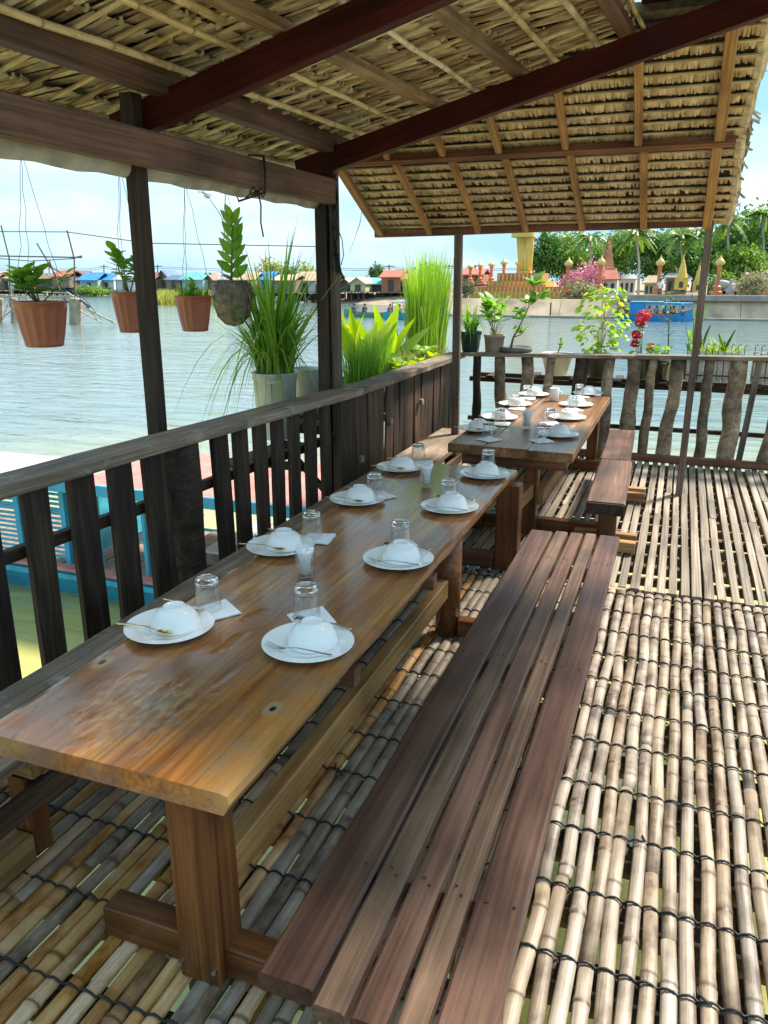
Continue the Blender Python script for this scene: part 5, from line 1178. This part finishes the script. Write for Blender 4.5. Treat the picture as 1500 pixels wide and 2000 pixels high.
HS2 = [(532,575,536,547,570,'tan','wood','tan roofed stilt house right of the bright blue one'),(574,616,530,548,570,'tan','white','larger tan roofed stilt house left of the corner post'),(617,656,536,549,570,'rust','wood','rust roofed stilt house hidden behind the corner post'),
 (657,688,542,555,569,'tan','dark','tan roofed stilt house just right of the corner post'),(682,713,541,552,569,'tan','lime','pale green gabled stilt house with tan roof'),(714,766,542,554,569,'teal','dark','turquoise roofed open stilt house'),
 (742,783,527,541,570,'red','brick','brick red stilt house behind the reeds'),(784,815,533,545,570,'red','wood','red roofed stilt house seen through the reeds'),(816,850,530,545,570,'rust','wood','rust roofed stilt house right of the reeds')]
for i, h_ in enumerate(HS2): house(*h_[:5], 112+(i*3 % 4), h_[5], h_[6], h_[7], gable=(i in (3,4)))
for i, (u0, u1, lb) in enumerate(((900,922,'red roofed house beyond the far bank left of the orange lamps'),(922,944,'long red roofed house behind the orange lamp posts'))): house(u0,u1,524,536,552,125,'red','brick',lb)
# utility poles and wire
up_ = plain('utility_pole', (.16,.14,.12), .9)
for i, u in enumerate((96,203,308,760,877,928)):
    y = 146 if u < 500 else 128; t = thing('utility_pole', ony(u,575,y), ['thin utility pole left of the orange roofs','thin utility pole above the wide blue roof','thin utility pole right of the first post','thin utility pole above the brick red house','thin utility pole left of the thin grey post','thin utility pole behind the orange lamp posts'][i], 'utility pole', 'utility poles on the far shore')
    b = MB(); b.tube([ony(u,575,y), ony(u,517,y)], .12, 5); b.build('pole', up_, t); b = MB(); c0 = ony(u,520,y); b.box(c0, (2.2,.12,.12)); b.build('crossarm', up_, t)
t = thing('power_line', ony(300,520,146), 'sagging power lines strung low over the far houses', 'wires')
for (us, y) in (((-100,96,203,308,640),146),((640,760,877,1040),128)):
    for dv in (0,3):
        b = MB(); pts = []
        for a_, c_ in zip(us[:-1], us[1:]):
            for k in range(6): f = k/6; pts.append(ony(a_+(c_-a_)*f, 521+dv+7*(4*f*(1-f))*.6, y))
        b.tube(pts, .035, 4); b.build('wire', M_['wire'], t)

# ------------------------------------------------------------------ trees
def crown(b, c, r, n, leaf, clumps=26):
    cs = []
    for _ in range(clumps):
        d = Vector((random.gauss(0,1), random.gauss(0,1), random.gauss(0,1))).normalized(); d.z = d.z*.8+.1; q = U(.55,1.0)
        cs.append((Vector(c)+Vector((d.x*r[0]*q, d.y*r[1]*q, d.z*r[2]*q)), U(.18,.36)))
    for _ in range(n):
        cc, s_ = random.choice(cs); p = cc+Vector((random.gauss(0,r[0]*s_), random.gauss(0,r[1]*s_), random.gauss(0,r[2]*s_*.8)))
        d = Vector((U(-1,1),U(-1,1),U(-.4,1))).normalized(); x_ = d.cross(Vector((U(-1,1),U(-1,1),U(-1,1)))).normalized(); y_ = d.cross(x_); L = leaf*U(.6,1.3)
        b.add([p-x_*L*.5, p+y_*L*.28, p+x_*L*.5, p-y_*L*.28], [(0,1,2,3)])
GT = leafmat('tree_leaves', (.045,.13,.025), (.13,.26,.05), .3); GT2 = leafmat('light_tree_leaves', (.10,.20,.03), (.24,.36,.06), .35); GP = leafmat('bougainvillea_blooms', (.45,.13,.24), (.62,.32,.38), .3); GB = leafmat('dusty_shrub_leaves', (.22,.22,.12), (.38,.34,.18), .3); GY = leafmat('golden_tree_leaves', (.25,.28,.05), (.45,.42,.1), .3)
def tree(u, vb, vt, wpx, y, mat, label, name='leafy_tree', n=4500, leaf=.48, trunk=.25, grp='trees on the right bank', squash=.5):
    g = ony(u, vb, y); tp_ = ony(u, vt, y); e = ony(u+wpx/2, vt, y); rx = (e.x-g.x if False else abs(ony(u+wpx/2, vb, y).x-g.x)); hgt = tp_.z-g.z
    t = thing(name, (g.x, y, g.z), label, 'tree' if 'shrub' not in name else 'shrub', grp)
    b = MB(); rz_ = hgt*(.5-trunk*.5+.02); cz = tp_.z-rz_*.95; b.tube([(g.x,y,g.z-.5),(g.x+U(-.3,.3),y,(g.z+cz)/2),(g.x,y,cz)], [.35,.25,.12], 7)
    for k in range(5): a = U(0,6.28); b.tube([(g.x,y,(g.z+cz)/2+U(0,1)),(g.x+rx*.5*math.cos(a),y+rx*.4*math.sin(a),cz+U(0,rz_*.5))], [.15,.05], 5)
    b.build('trunk', M_['bark'], t)
    b = MB(); crown(b, (g.x,y,cz), (rx*.95,rx*.8,rz_*1.08), n, leaf); b.build('crown', mat, t); return t
for (u, vb, vt, wp, y, mt, lb) in ((1062,575,465,60,118,GT,'dark green tree right of the golden statue'),(1098,575,452,90,122,GT2,'pale green tree behind the bougainvillea'),(1150,575,468,90,130,GT,'green tree left of the pink pagoda'),(1215,572,450,90,126,GT2,'light green tree right of the pink pagoda'),
    (1262,572,462,90,121,GT,'deep green tree behind the left yellow stupa'),(1312,572,455,90,125,GT2,'light green tree above the yellow stupas'),(1352,572,470,80,119,GT,'dark green tree behind the thin post'),(1410,574,440,110,104,GT,'big green tree right of the thin post'),(1462,574,425,120,108,GT,'tallest green tree near the right edge'),(1515,574,400,120,112,GT2,'tall pale green tree at the right edge'),(1560,574,420,120,108,GT,'green tree beyond the right edge'),(1440,574,490,110,98,GT2,'low round tree in front of the tallest one')):
    tree(u,vb,vt,wp,y,mt,lb)
for (u, vb, vt, wp, y, mt, lb, gr) in ((1132,590,548,70,86,GB,'dusty grey green shrub on the bank edge','bushes on the right bank'),(1150,572,512,60,92,GP,'pink bougainvillea behind the dusty shrub','bushes on the right bank'),(1115,575,535,50,90,GP,'low pink bougainvillea left of the dusty shrub','bushes on the right bank'),(1470,580,535,70,84,GB,'feathery shrub on the wall top near the right edge','bushes on the right bank'),(1408,574,535,45,90,GT2,'small green shrub left of the white statues','bushes on the right bank'),(908,575,552,34,84,GB,'brownish shrub at the left end of the golden platform','bushes on the right bank')):
    tree(u,vb,vt,wp,y,mt,lb,'flowering_shrub' if mt is GP else 'shrub',1500,.3,.02,gr)
for (u, vb, vt, wp, y, mt, lb) in ((737,575,521,32,136,GT,'dark round tree above the turquoise roof'),(530,572,508,50,150,GY,'golden green tree behind the lemongrass'),(556,572,516,50,152,GT2,'pale tree right of the golden one'),(600,572,518,50,150,GY,'yellowish tree left of the corner post'),(186,577,560,56,138,GT2,'mangrove bush in front of the blue houses'),(640,572,520,40,150,GT,'green tree hidden by the corner post'),(836,572,520,40,135,GT2,'green tree seen behind the reeds')):
    tree(u,vb,vt,wp,y,mt,lb,'leafy_tree',1300,.6,.05,'trees on the far shore')
def palm(u, vb, vc, y, L, label, lean=0):
    g = ony(u, vb, y); c = ony(u+lean, vc, y); t = thing('palm_tree', (g.x,y,g.z), label, 'palm tree', 'palms on the right bank')
    b = MB(); b.tube([(g.x,y,g.z-.5),((g.x+c.x)/2+.2,y,(g.z+c.z)/2),(c.x,y,c.z)], [.18,.14,.11], 7); b.build('trunk', plain('palm_bark',(.45,.42,.36),.9) if 'palm_bark' not in D.materials else D.materials['palm_bark'], t)
    for k in range(22):
        a = k*2.4; el = U(-.3,1.1); b = MB(); pts = []
        for i in range(7):
            f = i/6; pts.append(Vector((c.x+math.cos(a)*L*f*math.cos(el*.6), y+math.sin(a)*L*f*math.cos(el*.6), c.z+L*(math.sin(el)*f-.75*f*f))))
        for i in range(6):
            p0, p1_ = pts[i], pts[i+1]; dd = (p1_-p0).normalized(); sd = dd.cross(Vector((0,0,1))).normalized()
            for j in range(3):
                q = p0.lerp(p1_, j/3); ll = L*.26*(1-abs(i/6-.4))
                for s_ in (-1,1): e_ = q+(sd*s_*.75+dd*.5+Vector((0,0,-.45))).normalized()*ll; b.add([q, q+dd*.3, e_], [(0,1,2)])
        b.tube(pts, .03, 4); b.build('frond', GT2 if k % 3 else GT, t)
palm(1247,575,455,100,2.6,'palm with pale trunk behind the temple roofs',-4); palm(1150,570,462,112,2.6,'palm above the pink bougainvillea',3); palm(1420,574,432,98,2.5,'palm rising beside the thin post'); palm(1330,572,462,108,2.7,'palm above the larger yellow stupa'); palm(1366,570,455,110,2.7,'palm directly behind the thin post'); palm(1488,574,418,102,2.7,'palm at the right edge')
# water plants
b = MB()
for k in range(420): q = ony(U(300,428), U(571,580), U(95,112)); blades(b, (q.x,q.y,-2), 8, 1.0, 2.2, .4, .22, .3, 3)
tag(b.build('water_hyacinth', GY), 'floating bed of light green water plants beyond the hanging pots', 'water plants', None, 'stuff')

# ------------------------------------------------------------------ right bank: wall, shrine, boats
random.seed(61)
ew = thing('embankment_wall', (0,79,-1), 'long stained concrete river wall along the right bank', 'wall')
M_['wall'] = plain('stained_river_wall', (.55,.40,.27), .9, var=.4, scale=.5, bump=.4)
M_['coping'] = plain('grey_coping', (.30,.27,.24), .85, var=.25, scale=1)
for i in range(12):
    x0 = -22+i*5.4
    b = MB(); b.add([(x0,77.0,-3),(x0+5.36,77.0,-3),(x0+5.36,79.6,-.35),(x0,79.6,-.35),(x0,80.2,-.35),(x0+5.36,80.2,-.35),(x0,80.2,-3),(x0+5.36,80.2,-3)], [(0,1,2,3),(3,2,5,4),(0,3,4,6),(1,7,5,2)]); b.build('wall_panel', M_['wall'], ew)
beam('coping', (-6,79.5,-.10), (46,79.5,-.10), .9, .45, M_['coping'], ew); beam('toe', (-22,77.0,-1.95), (46,77.0,-1.95), .5, .3, M_['coping'], ew)
for x in (-12,-1): b = MB(); b.tube([(x,78,-2.2),(x,78,-.6)], .07, 6); b.build('mooring_stake', M_['darklog'], ew)
GOLD = plain('ochre_paint', (.62,.34,.07), .6, var=.15, scale=1.5); YEL = plain('yellow_shrine_paint', (.68,.50,.10), .5, var=.12, scale=1); ORG = plain('orange_shrine_paint', (.62,.20,.08), .6, var=.15, scale=1); PNK = plain('terracotta_pagoda', (.52,.24,.15), .8, var=.2, scale=1); GLD = plain('gilded_finial', (.75,.55,.18), .4, .3)
Y = 88
sp_ = thing('shrine_terrace', ony(990,575,Y), 'stepped orange and gold terrace with lotus base on the right bank', 'terrace')
for (u0, u1, v0, v1, dp, m_) in ((915,1105,590,570,9,GOLD),(925,1100,571,560,8,ORG),(945,1062,561,549,6,GOLD),(962,1052,550,533,4.5,ORG)):
    a, d = ony(u0,v0,Y), ony(u1,v1,Y); b = MB(); b.box(((a.x+d.x)/2, Y+dp/2+(9-dp)/2, (a.z+d.z)/2), (d.x-a.x, dp, d.z-a.z)); b.build('terrace_step', m_, sp_)
    n = int((d.x-a.x)/.45)
    for i in range(n): b = MB(); x = a.x+(i+.5)*(d.x-a.x)/n; b.tube([(x,Y+(9-dp)/2-.04,a.z+.1),(x,Y+(9-dp)/2-.04,d.z-.1)], .09, 5); b.build('baluster', GLD, sp_)
st = thing('golden_statue', ony(1026,533,Y+4), 'colossal golden robed standing statue whose legs show below the roof', 'statue')
ax = ony(1026,533,Y+4); k_ = 1
b = MB(); 
def sc_(du, v): q = ony(1026+du, v, Y+4); return q
for s_ in (-1,1):
    b.tube([sc_(s_*7,532), sc_(s_*7,515), sc_(s_*7.5,490), sc_(s_*8,440), sc_(s_*6,380)], [.42,.40,.50,.62,.55], 12)
hh = sc_(0,380)
b.lathe([(1.35,-4.5),(1.25,-2),(1.15,0),(1.1,2),(1.5,5),(1.6,6.5),(1.0,7.5),(.45,8),(.45,8.5),(.8,9.2),(.85,10),(.5,10.8),(.2,11.4),(.0001,11.7)], 20, c=(hh.x,hh.y,hh.z)); b.build('robed_body', YEL, st, smooth=True)
b = MB(); b.tube([sc_(0,532)+Vector((0,-.2,0)), sc_(0,505)+Vector((0,-.3,0)), sc_(0,480)], [.12,.2,.3], 8); b.build('robe_fold', GLD, st)
b = MB()
for s_ in (-1,1): b.box(sc_(s_*7,535)+Vector((0,-.4,.1)), (.7,1.4,.4))
b.build('feet', YEL, st)
for s_ in (-1,1): b = MB(); b.tube([hh+Vector((s_*1.5,0,6.2)), hh+Vector((s_*1.9,0,3.2)), hh+Vector((s_*1.5,-.6,.6))], [.45,.4,.25], 8); b.build('arm', YEL, st, smooth=True)
def lamp(u, vb, vt, y, label):
    g = ony(u,vb,y); tp_ = ony(u,vt,y); h = tp_.z-g.z; t = thing('lamp_post', g, label, 'lamp post', 'orange lamp posts along the shrine')
    b = MB(); b.lathe([(.5,0),(.5,h*.08),(.32,h*.1),(.38,h*.2),(.2,h*.24),(.17,h*.6),(.22,h*.7),(.3,h*.72)], 10, c=g); b.build('column', ORG, t, smooth=False)
    b = MB(); b.lathe([(.25,h*.72),(.42,h*.76),(.46,h*.80),(.3,h*.86),(.14,h*.9),(.05,h*.96),(.0001,h)], 10, c=g); b.build('lantern', GLD, t, smooth=True)
for (u, vb, vt, y, lb) in ((918,552,513,96,'orange lamp post with gold lantern, leftmost of the row'),(937,552,510,95,'orange lamp post, second from the left of the row'),(959,552,508,94,'orange lamp post, third from the left of the row'),(983,553,503,92,'tall orange lamp post left of the statue plinth'),(1011,545,506,96,'orange lamp post directly left of the golden statue'),(1107,572,500,86,'orange lamp post at the right end of the terrace'),(1170,572,497,88,'orange lamp post in front of the pink pagoda'),(1284,576,497,86,'orange lamp post left of the yellow stupas'),(1399,576,496,84,'orange lamp post right of the thin grey post'),(1496,576,520,90,'orange lamp post at the right edge')): lamp(u,vb,vt,y,lb)
def stupa(u, vb, vt, wpx, y, mat, label, tiers=5, name='stupa'):
    g = ony(u,vb,y); tp_ = ony(u,vt,y); h = tp_.z-g.z; w_ = abs(ony(u+wpx/2,vb,y).x-g.x); t = thing(name, g, label, name)
    b = MB(); b.box(g+Vector((0,0,h*.15)), (w_*2,w_*2,h*.3)); b.box(g+Vector((0,0,h*.32)), (w_*2.15,w_*2.15,h*.03)); b.build('base', mat, t)
    b = MB(); pr_ = []
    for k in range(tiers): f = k/tiers; r_ = w_*(.82-.5*f); z_ = h*(.335+.38*f); pr_ += [(r_*1.06,z_),(r_*.94,z_+h*.05)]
    pr_ += [(w_*.28,h*.72),(w_*.3,h*.76),(w_*.14,h*.82),(w_*.08,h*.9),(.0001,h)]
    b.lathe(pr_, 14 if name == 'stupa' else 4, c=g); b.build('spire', mat, t)
    b = MB(); b.box(g+Vector((0,-w_,h*.14)), (w_*.6,.1,h*.16)); b.build('niche', WM['dark'], t)
stupa(1329,566,494,26,90,YEL,'larger yellow stupa on the right bank'); stupa(1361,570,509,18,88,YEL,'smaller yellow stupa left of the thin grey post')
stupa(1182,560,450,34,112,PNK,'tiered terracotta pagoda above the bougainvillea',7,'pagoda'); stupa(1450,560,404,26,140,PNK,'distant dark spire rising above the trees at right',6,'pagoda')
def shed(u0, u1, vr, ve, vf, y, roof, wall, label): house(u0,u1,vr,ve,vf,y,roof,wall,label,group='buildings on the right bank')
M2 = [(1160,1208,527,545,572,92,'red','white','temple hall with orange tiled roof behind the bougainvillea'),(1208,1243,536,544,572,96,'grey','white','low grey walled shed right of the temple hall'),(1258,1288,538,552,572,92,'tan','lime','ochre pavilion left of the yellow stupas'),(1300,1345,533,541,566,104,'grey','wood','long grey roofed shed behind the stupas'),(1440,1484,552,557,575,88,'teal','sea','turquoise walled kiosk near the right edge'),(1382,1402,548,554,574,93,'rust','wood','small rust roofed stall behind the lamp post')]
for m_ in M2:
    a = ony(m_[0],m_[3],m_[5]); d = ony(m_[1],m_[3],m_[5]); y = m_[5]; zr = ony(m_[0],m_[2],y).z; zf = -.2; ze = a.z; cx = (a.x+d.x)/2; wd = d.x-a.x; dp = wd*.7
    t = thing('temple_building', (cx,y,zf), m_[8], 'building', 'buildings on the right bank')
    b = MB(); b.box((cx,y+dp/2,(zf+ze)/2), (wd*.92,dp*.9,ze-zf)); b.build('wall', WM[m_[7]], t)
    b = MB(); r_ = [(a.x-.2,y-.4,ze),(a.x+.3,y+dp/2,zr),(a.x-.2,y+dp,ze),(d.x+.2,y-.4,ze),(d.x-.3,y+dp/2,zr),(d.x+.2,y+dp,ze)]; r2 = [(p_[0],p_[1],p_[2]-.15) for p_ in r_]
    b.add(r_+r2, [(0,1,4,3),(1,2,5,4),(9,10,7,6),(10,11,8,7),(0,6,7,1),(1,7,8,2),(3,4,10,9),(4,5,11,10),(0,3,9,6),(2,8,11,5)]); b.build('roof', RM[m_[6]], t)
    for i in range(3): b = MB(); b.box((cx+(i-1)*wd*.28, y+dp*.05-.03, zf+(ze-zf)*.45), (wd*.14,.1,(ze-zf)*.55)); b.build('door' if i == 1 else 'window', M_['void'], t)
for i, (u, v, lb) in enumerate(((1412,573,'white reclining statue on the right bank'),(1425,573,'small white seated statue beside the reclining one'))):
    g = ony(u,v,86); t = thing('white_statue', g, lb, 'statue'); wt = M_['bwhite']
    b = MB()
    if i == 0: b.tube([g+Vector((-.9,0,.5)), g+Vector((-.2,0,.85)), g+Vector((.5,0,.75)), g+Vector((1.2,0,.45))], [.3,.5,.4,.15], 10); b.tube([g+Vector((-.6,0,.9)), g+Vector((-.7,0,1.5))], [.28,.22], 10)
    else: b.lathe([(.7,0),(.75,.2),(.45,.5),(.4,.9),(.15,1.0),(.22,1.2),(.0001,1.45)], 12, c=g)
    b.build('figure', wt, t, smooth=True)
    b = MB(); b.box(g+Vector((0,0,.1)), (2.6 if i == 0 else 1.7,1.2,.25)); b.build('plinth', M_['coping'], t)
# people ------------------------------------------------------------
SK = plain('skin', (.32,.18,.12), .6); HR = plain('dark_hair', (.02,.015,.012), .6)
def person(p, h, shirt, label, pose='stand', rz=0):
    t = thing('person', p, label, 'person', None, rz); k = h/1.7
    if pose == 'stand': J = {'pel':(0,0,.92),'che':(0,0,1.32),'nec':(0,0,1.48),'hea':(0,-.01,1.60),'kl':(-.1,0,.5),'fl':(-.1,.02,.04),'kr':(.1,0,.5),'fr':(.1,.02,.04)}; arms = {'sl':(-.18,0,1.38),'el':(-.24,.02,1.1),'hl':(-.22,-.12,.88),'sr':(.18,0,1.38),'er':(.24,.02,1.1),'hr':(.22,-.12,.88)}
    else: J = {'pel':(0,0,.12),'che':(0,-.02,.5),'nec':(0,-.03,.66),'hea':(0,-.04,.78),'kl':(-.14,-.42,.22),'fl':(-.12,-.5,-.15),'kr':(.14,-.42,.22),'fr':(.12,-.5,-.15)}; arms = {'sl':(-.18,-.02,.56),'el':(-.25,-.12,.34),'hl':(-.15,-.32,.26),'sr':(.18,-.02,.56),'er':(.25,-.12,.34),'hr':(.15,-.32,.26)}
    J.update(arms); keys = list(J); rad = {'pel':.15,'che':.15,'nec':.06,'hea':.10,'kl':.065,'kr':.065,'fl':.045,'fr':.045,'sl':.07,'sr':.07,'el':.045,'er':.045,'hl':.035,'hr':.035}
    E_ = [('pel','che'),('che','nec'),('nec','hea'),('pel','kl'),('kl','fl'),('pel','kr'),('kr','fr'),('che','sl'),('sl','el'),('el','hl'),('che','sr'),('sr','er'),('er','hr')]
    m = D.meshes.new('body'); m.from_pydata([tuple(q*k for q in J[a]) for a in keys], [(keys.index(a), keys.index(c)) for a, c in E_], []); m.materials.append(SK)
    o = link('body', m, t, wmat(t)); md = o.modifiers.new('skin', 'SKIN'); o.modifiers.new('sub', 'SUBSURF').levels = 1; o.modifiers['sub'].render_levels = 1
    sv = m.skin_vertices[0] if m.skin_vertices else None
    if sv is None:
        bm = __import__('bmesh').new(); bm.from_mesh(m); bm.verts.layers.skin.verify(); bm.to_mesh(m); bm.free(); sv = m.skin_vertices[0]
    for a, q in zip(keys, sv.data): q.radius = (rad[a]*k,)*2; q.use_root = (a == 'pel')
    b = MB(); pe, ch = Vector(J['pel'])*k, Vector(J['che'])*k; up2 = Vector(J['nec'])*k
    b.tube([pe+Vector((0,0,-.08*k)), pe.lerp(ch,.5), ch, ch.lerp(up2,.6)], [.2*k,.19*k,.21*k,.12*k], 10)
    for s_ in 'lr': b.tube([Vector(J['s'+s_])*k*.9+ch*.1, Vector(J['s'+s_])*k, Vector(J['e'+s_])*k], [.09*k,.09*k,.07*k], 7)
    b.build('shirt', plain('shirt_'+label[:12], shirt, .8), t, wmat(t), smooth=True)
    b = MB(); pl = Vector(J['pel'])*k
    for s_ in 'lr': b.tube([pl+Vector((-.08*k if s_ == 'l' else .08*k,0,0)), Vector(J['k'+s_])*k, Vector(J['k'+s_])*k*.3+Vector(J['f'+s_])*k*.7], [.12*k,.09*k,.07*k], 7)
    b.build('trousers', WM['dark'], t, wmat(t), smooth=True)
    b = MB(); hd_ = Vector(J['hea'])*k; b.lathe([(.125*k,-.02*k),(.135*k,.05*k),(.11*k,.12*k),(.0001,.16*k)], 10, c=hd_+Vector((0,.015,0))); b.build('hair', HR, t, wmat(t), smooth=True)
    return t
# blue passenger boat
g0, g1 = ony(1205,632,74), ony(1352,628,74)
pbx = thing('passenger_boat', ((g0.x+g1.x)/2,74,-2), 'bright blue covered passenger boat with people by the right bank', 'boat')
L_ = g1.x-g0.x; x0 = g0.x; BB = plain('vivid_blue_paint', (.015,.27,.62), .45, var=.15, scale=2)
b = MB(); vs = []
for i in range(13):
    f = i/12; x = x0+L_*f; wd = 1.05*(1-.65*max(0,(f-.8)/.2)-.4*max(0,(.12-f)/.12)); g = -1.38+.45*max(0,(f-.7)/.3)**2+.1*max(0,(.2-f))
    vs += [(x,74.5-wd,g),(x,74.5-wd*.8,-2.3),(x,74.5+wd*.8,-2.3),(x,74.5+wd,g)]
b.add(vs, [(i*4+j, i*4+j+1, (i+1)*4+j+1, (i+1)*4+j) for i in range(12) for j in range(3)]+[(3,2,1,0),(48,49,50,51)]); b.build('hull', BB, pbx)
beam('red_stripe', (x0+.2,73.42,-1.42), (x0+L_*.78,73.42,-1.42), .04, .12, RM['red'], pbx); beam('deck', (x0+.3,74.5,-1.45), (x0+L_-.8,74.5,-1.45), 1.7, .05, M_['bdeck'], pbx)
beam('roof', (x0+L_*.16,74.5,-.36), (x0+L_*.60,74.5,-.36), 2.2, .08, M_['bteal'], pbx); beam('roof', (x0+L_*.605,74.5,-.44), (x0+L_*.98,74.5,-.46), 2.1, .08, BB, pbx)
beam('cabin_wall', (x0+L_*.16,73.6,-.92), (x0+L_*.36,73.6,-.92), .05, 1.05, BB, pbx); beam('valance', (x0+L_*.36,73.45,-.50), (x0+L_*.97,73.45,-.54), .04, .16, BB, pbx)
for f in (.0,.07,.16,.36,.5,.64,.8,.97): beam('roof_post', (x0+L_*f+.05,73.55,-1.3), (x0+L_*f+.05,73.55,-.50 if f > .1 else -.60), .09, .09, BB if f > .1 else RM['rust'], pbx, up=(0,-1,0))
beam('stern_canopy', (x0-.4,74.5,-.55), (x0+L_*.155,74.5,-.55), 1.8, .08, WM['dark'], pbx); beam('stern_box', (x0-.1,74.5,-1.1), (x0+L_*.14,74.5,-1.1), 1.4, .4, RM['red'], pbx)
for i, (f, c_, lb) in enumerate(((.42,(.75,.75,.7),'person in a pale shirt seated nearest the cabin of the blue boat'),(.52,(.6,.25,.3),'person in a rosy shirt seated amidships in the blue boat'),(.63,(.2,.25,.4),'person in a navy shirt seated in the blue boat'),(.74,(.75,.6,.2),'person in a yellow shirt seated in the blue boat'),(.86,(.7,.72,.75),'person in a white shirt seated at the bow of the blue boat'))): person((x0+L_*f,74.0,-1.42), 1.35, c_, lb, 'sit')
g = ony(1288,575,81); person((g.x,81,-.15+.02), 1.7, (.75,.75,.78), 'person in white standing on the river wall above the blue boat')
# long boat in mid river
M_['lgreen'] = plain('pale_green_boat_paint', (.16,.34,.20), .6, var=.2, scale=2)
a, d = ony(668,622,71), ony(835,612,71); lb_ = thing('long_boat', ((a.x+d.x)/2,71,-2), 'slender green wooden long boat with passengers in mid river', 'boat')
b = MB(); vs = []; LL = d.x-a.x
for i in range(15):
    f = i/14; x = a.x+LL*f; wd = .55*math.sin(math.pi*min(.97,max(.03,f)))**.6+.05; g = -1.55+.35*max(0,(.18-f)/.18)+.3*max(0,(f-.85)/.15)
    vs += [(x,71.6-wd,g),(x,71.6-wd*.6,-2.2),(x,71.6+wd*.6,-2.2),(x,71.6+wd,g)]
b.add(vs, [(i*4+j, i*4+j+1, (i+1)*4+j+1, (i+1)*4+j) for i in range(14) for j in range(3)]); b.build('hull', M_['lgreen'], lb_)
for i in range(5): beam('thwart', (a.x+LL*(.25+.12*i),71.1,-1.62), (a.x+LL*(.25+.12*i),72.1,-1.62), .25, .05, M_['bdeck'], lb_)
beam('gunwale', (a.x+LL*.2,71.05,-1.53), (a.x+LL*.85,71.05,-1.53), .07, .07, M_['bdeck'], lb_)
for i, (f, c_, lb) in enumerate(((.12,(.1,.12,.2),'person in dark clothes crouching at the bow of the long boat'),(.25,(.12,.1,.1),'person in black seated near the bow of the long boat'),(.55,(.4,.15,.12),'person in maroon seated amidships in the long boat'),(.66,(.5,.5,.5),'person in grey seated amidships in the long boat'),(.76,(.15,.25,.35),'person in blue seated near the stern of the long boat'))): person((a.x+LL*f,71.6,-1.58), 1.6, c_, lb, 'sit')
g = ony(800,612,69); t = thing('small_boat', (g.x,69,-2), 'little turquoise boat with a canopy partly behind the reeds', 'boat')
b = MB(); vs = []
for i in range(9): f = i/8; x = g.x-2.5+5*f; wd = .6*math.sin(math.pi*min(.96,max(.04,f)))**.5; vs += [(x,69-wd,-1.5+.3*abs(f-.5)),(x,69-wd*.6,-2.2),(x,69+wd*.6,-2.2),(x,69+wd,-1.5+.3*abs(f-.5))]
b.add(vs, [(i*4+j, i*4+j+1, (i+1)*4+j+1, (i+1)*4+j) for i in range(8) for j in range(3)]); b.build('hull', M_['bteal'], t)
beam('canopy', (g.x-1.6,69,-.5), (g.x+1.6,69,-.5), 1.2, .06, RM['blue'], t)
for s_ in (-1.5,1.5): beam('canopy_post', (g.x+s_,68.5,-1.5), (g.x+s_,68.5,-.53), .06, .06, M_['darklog'], t, up=(0,-1,0))
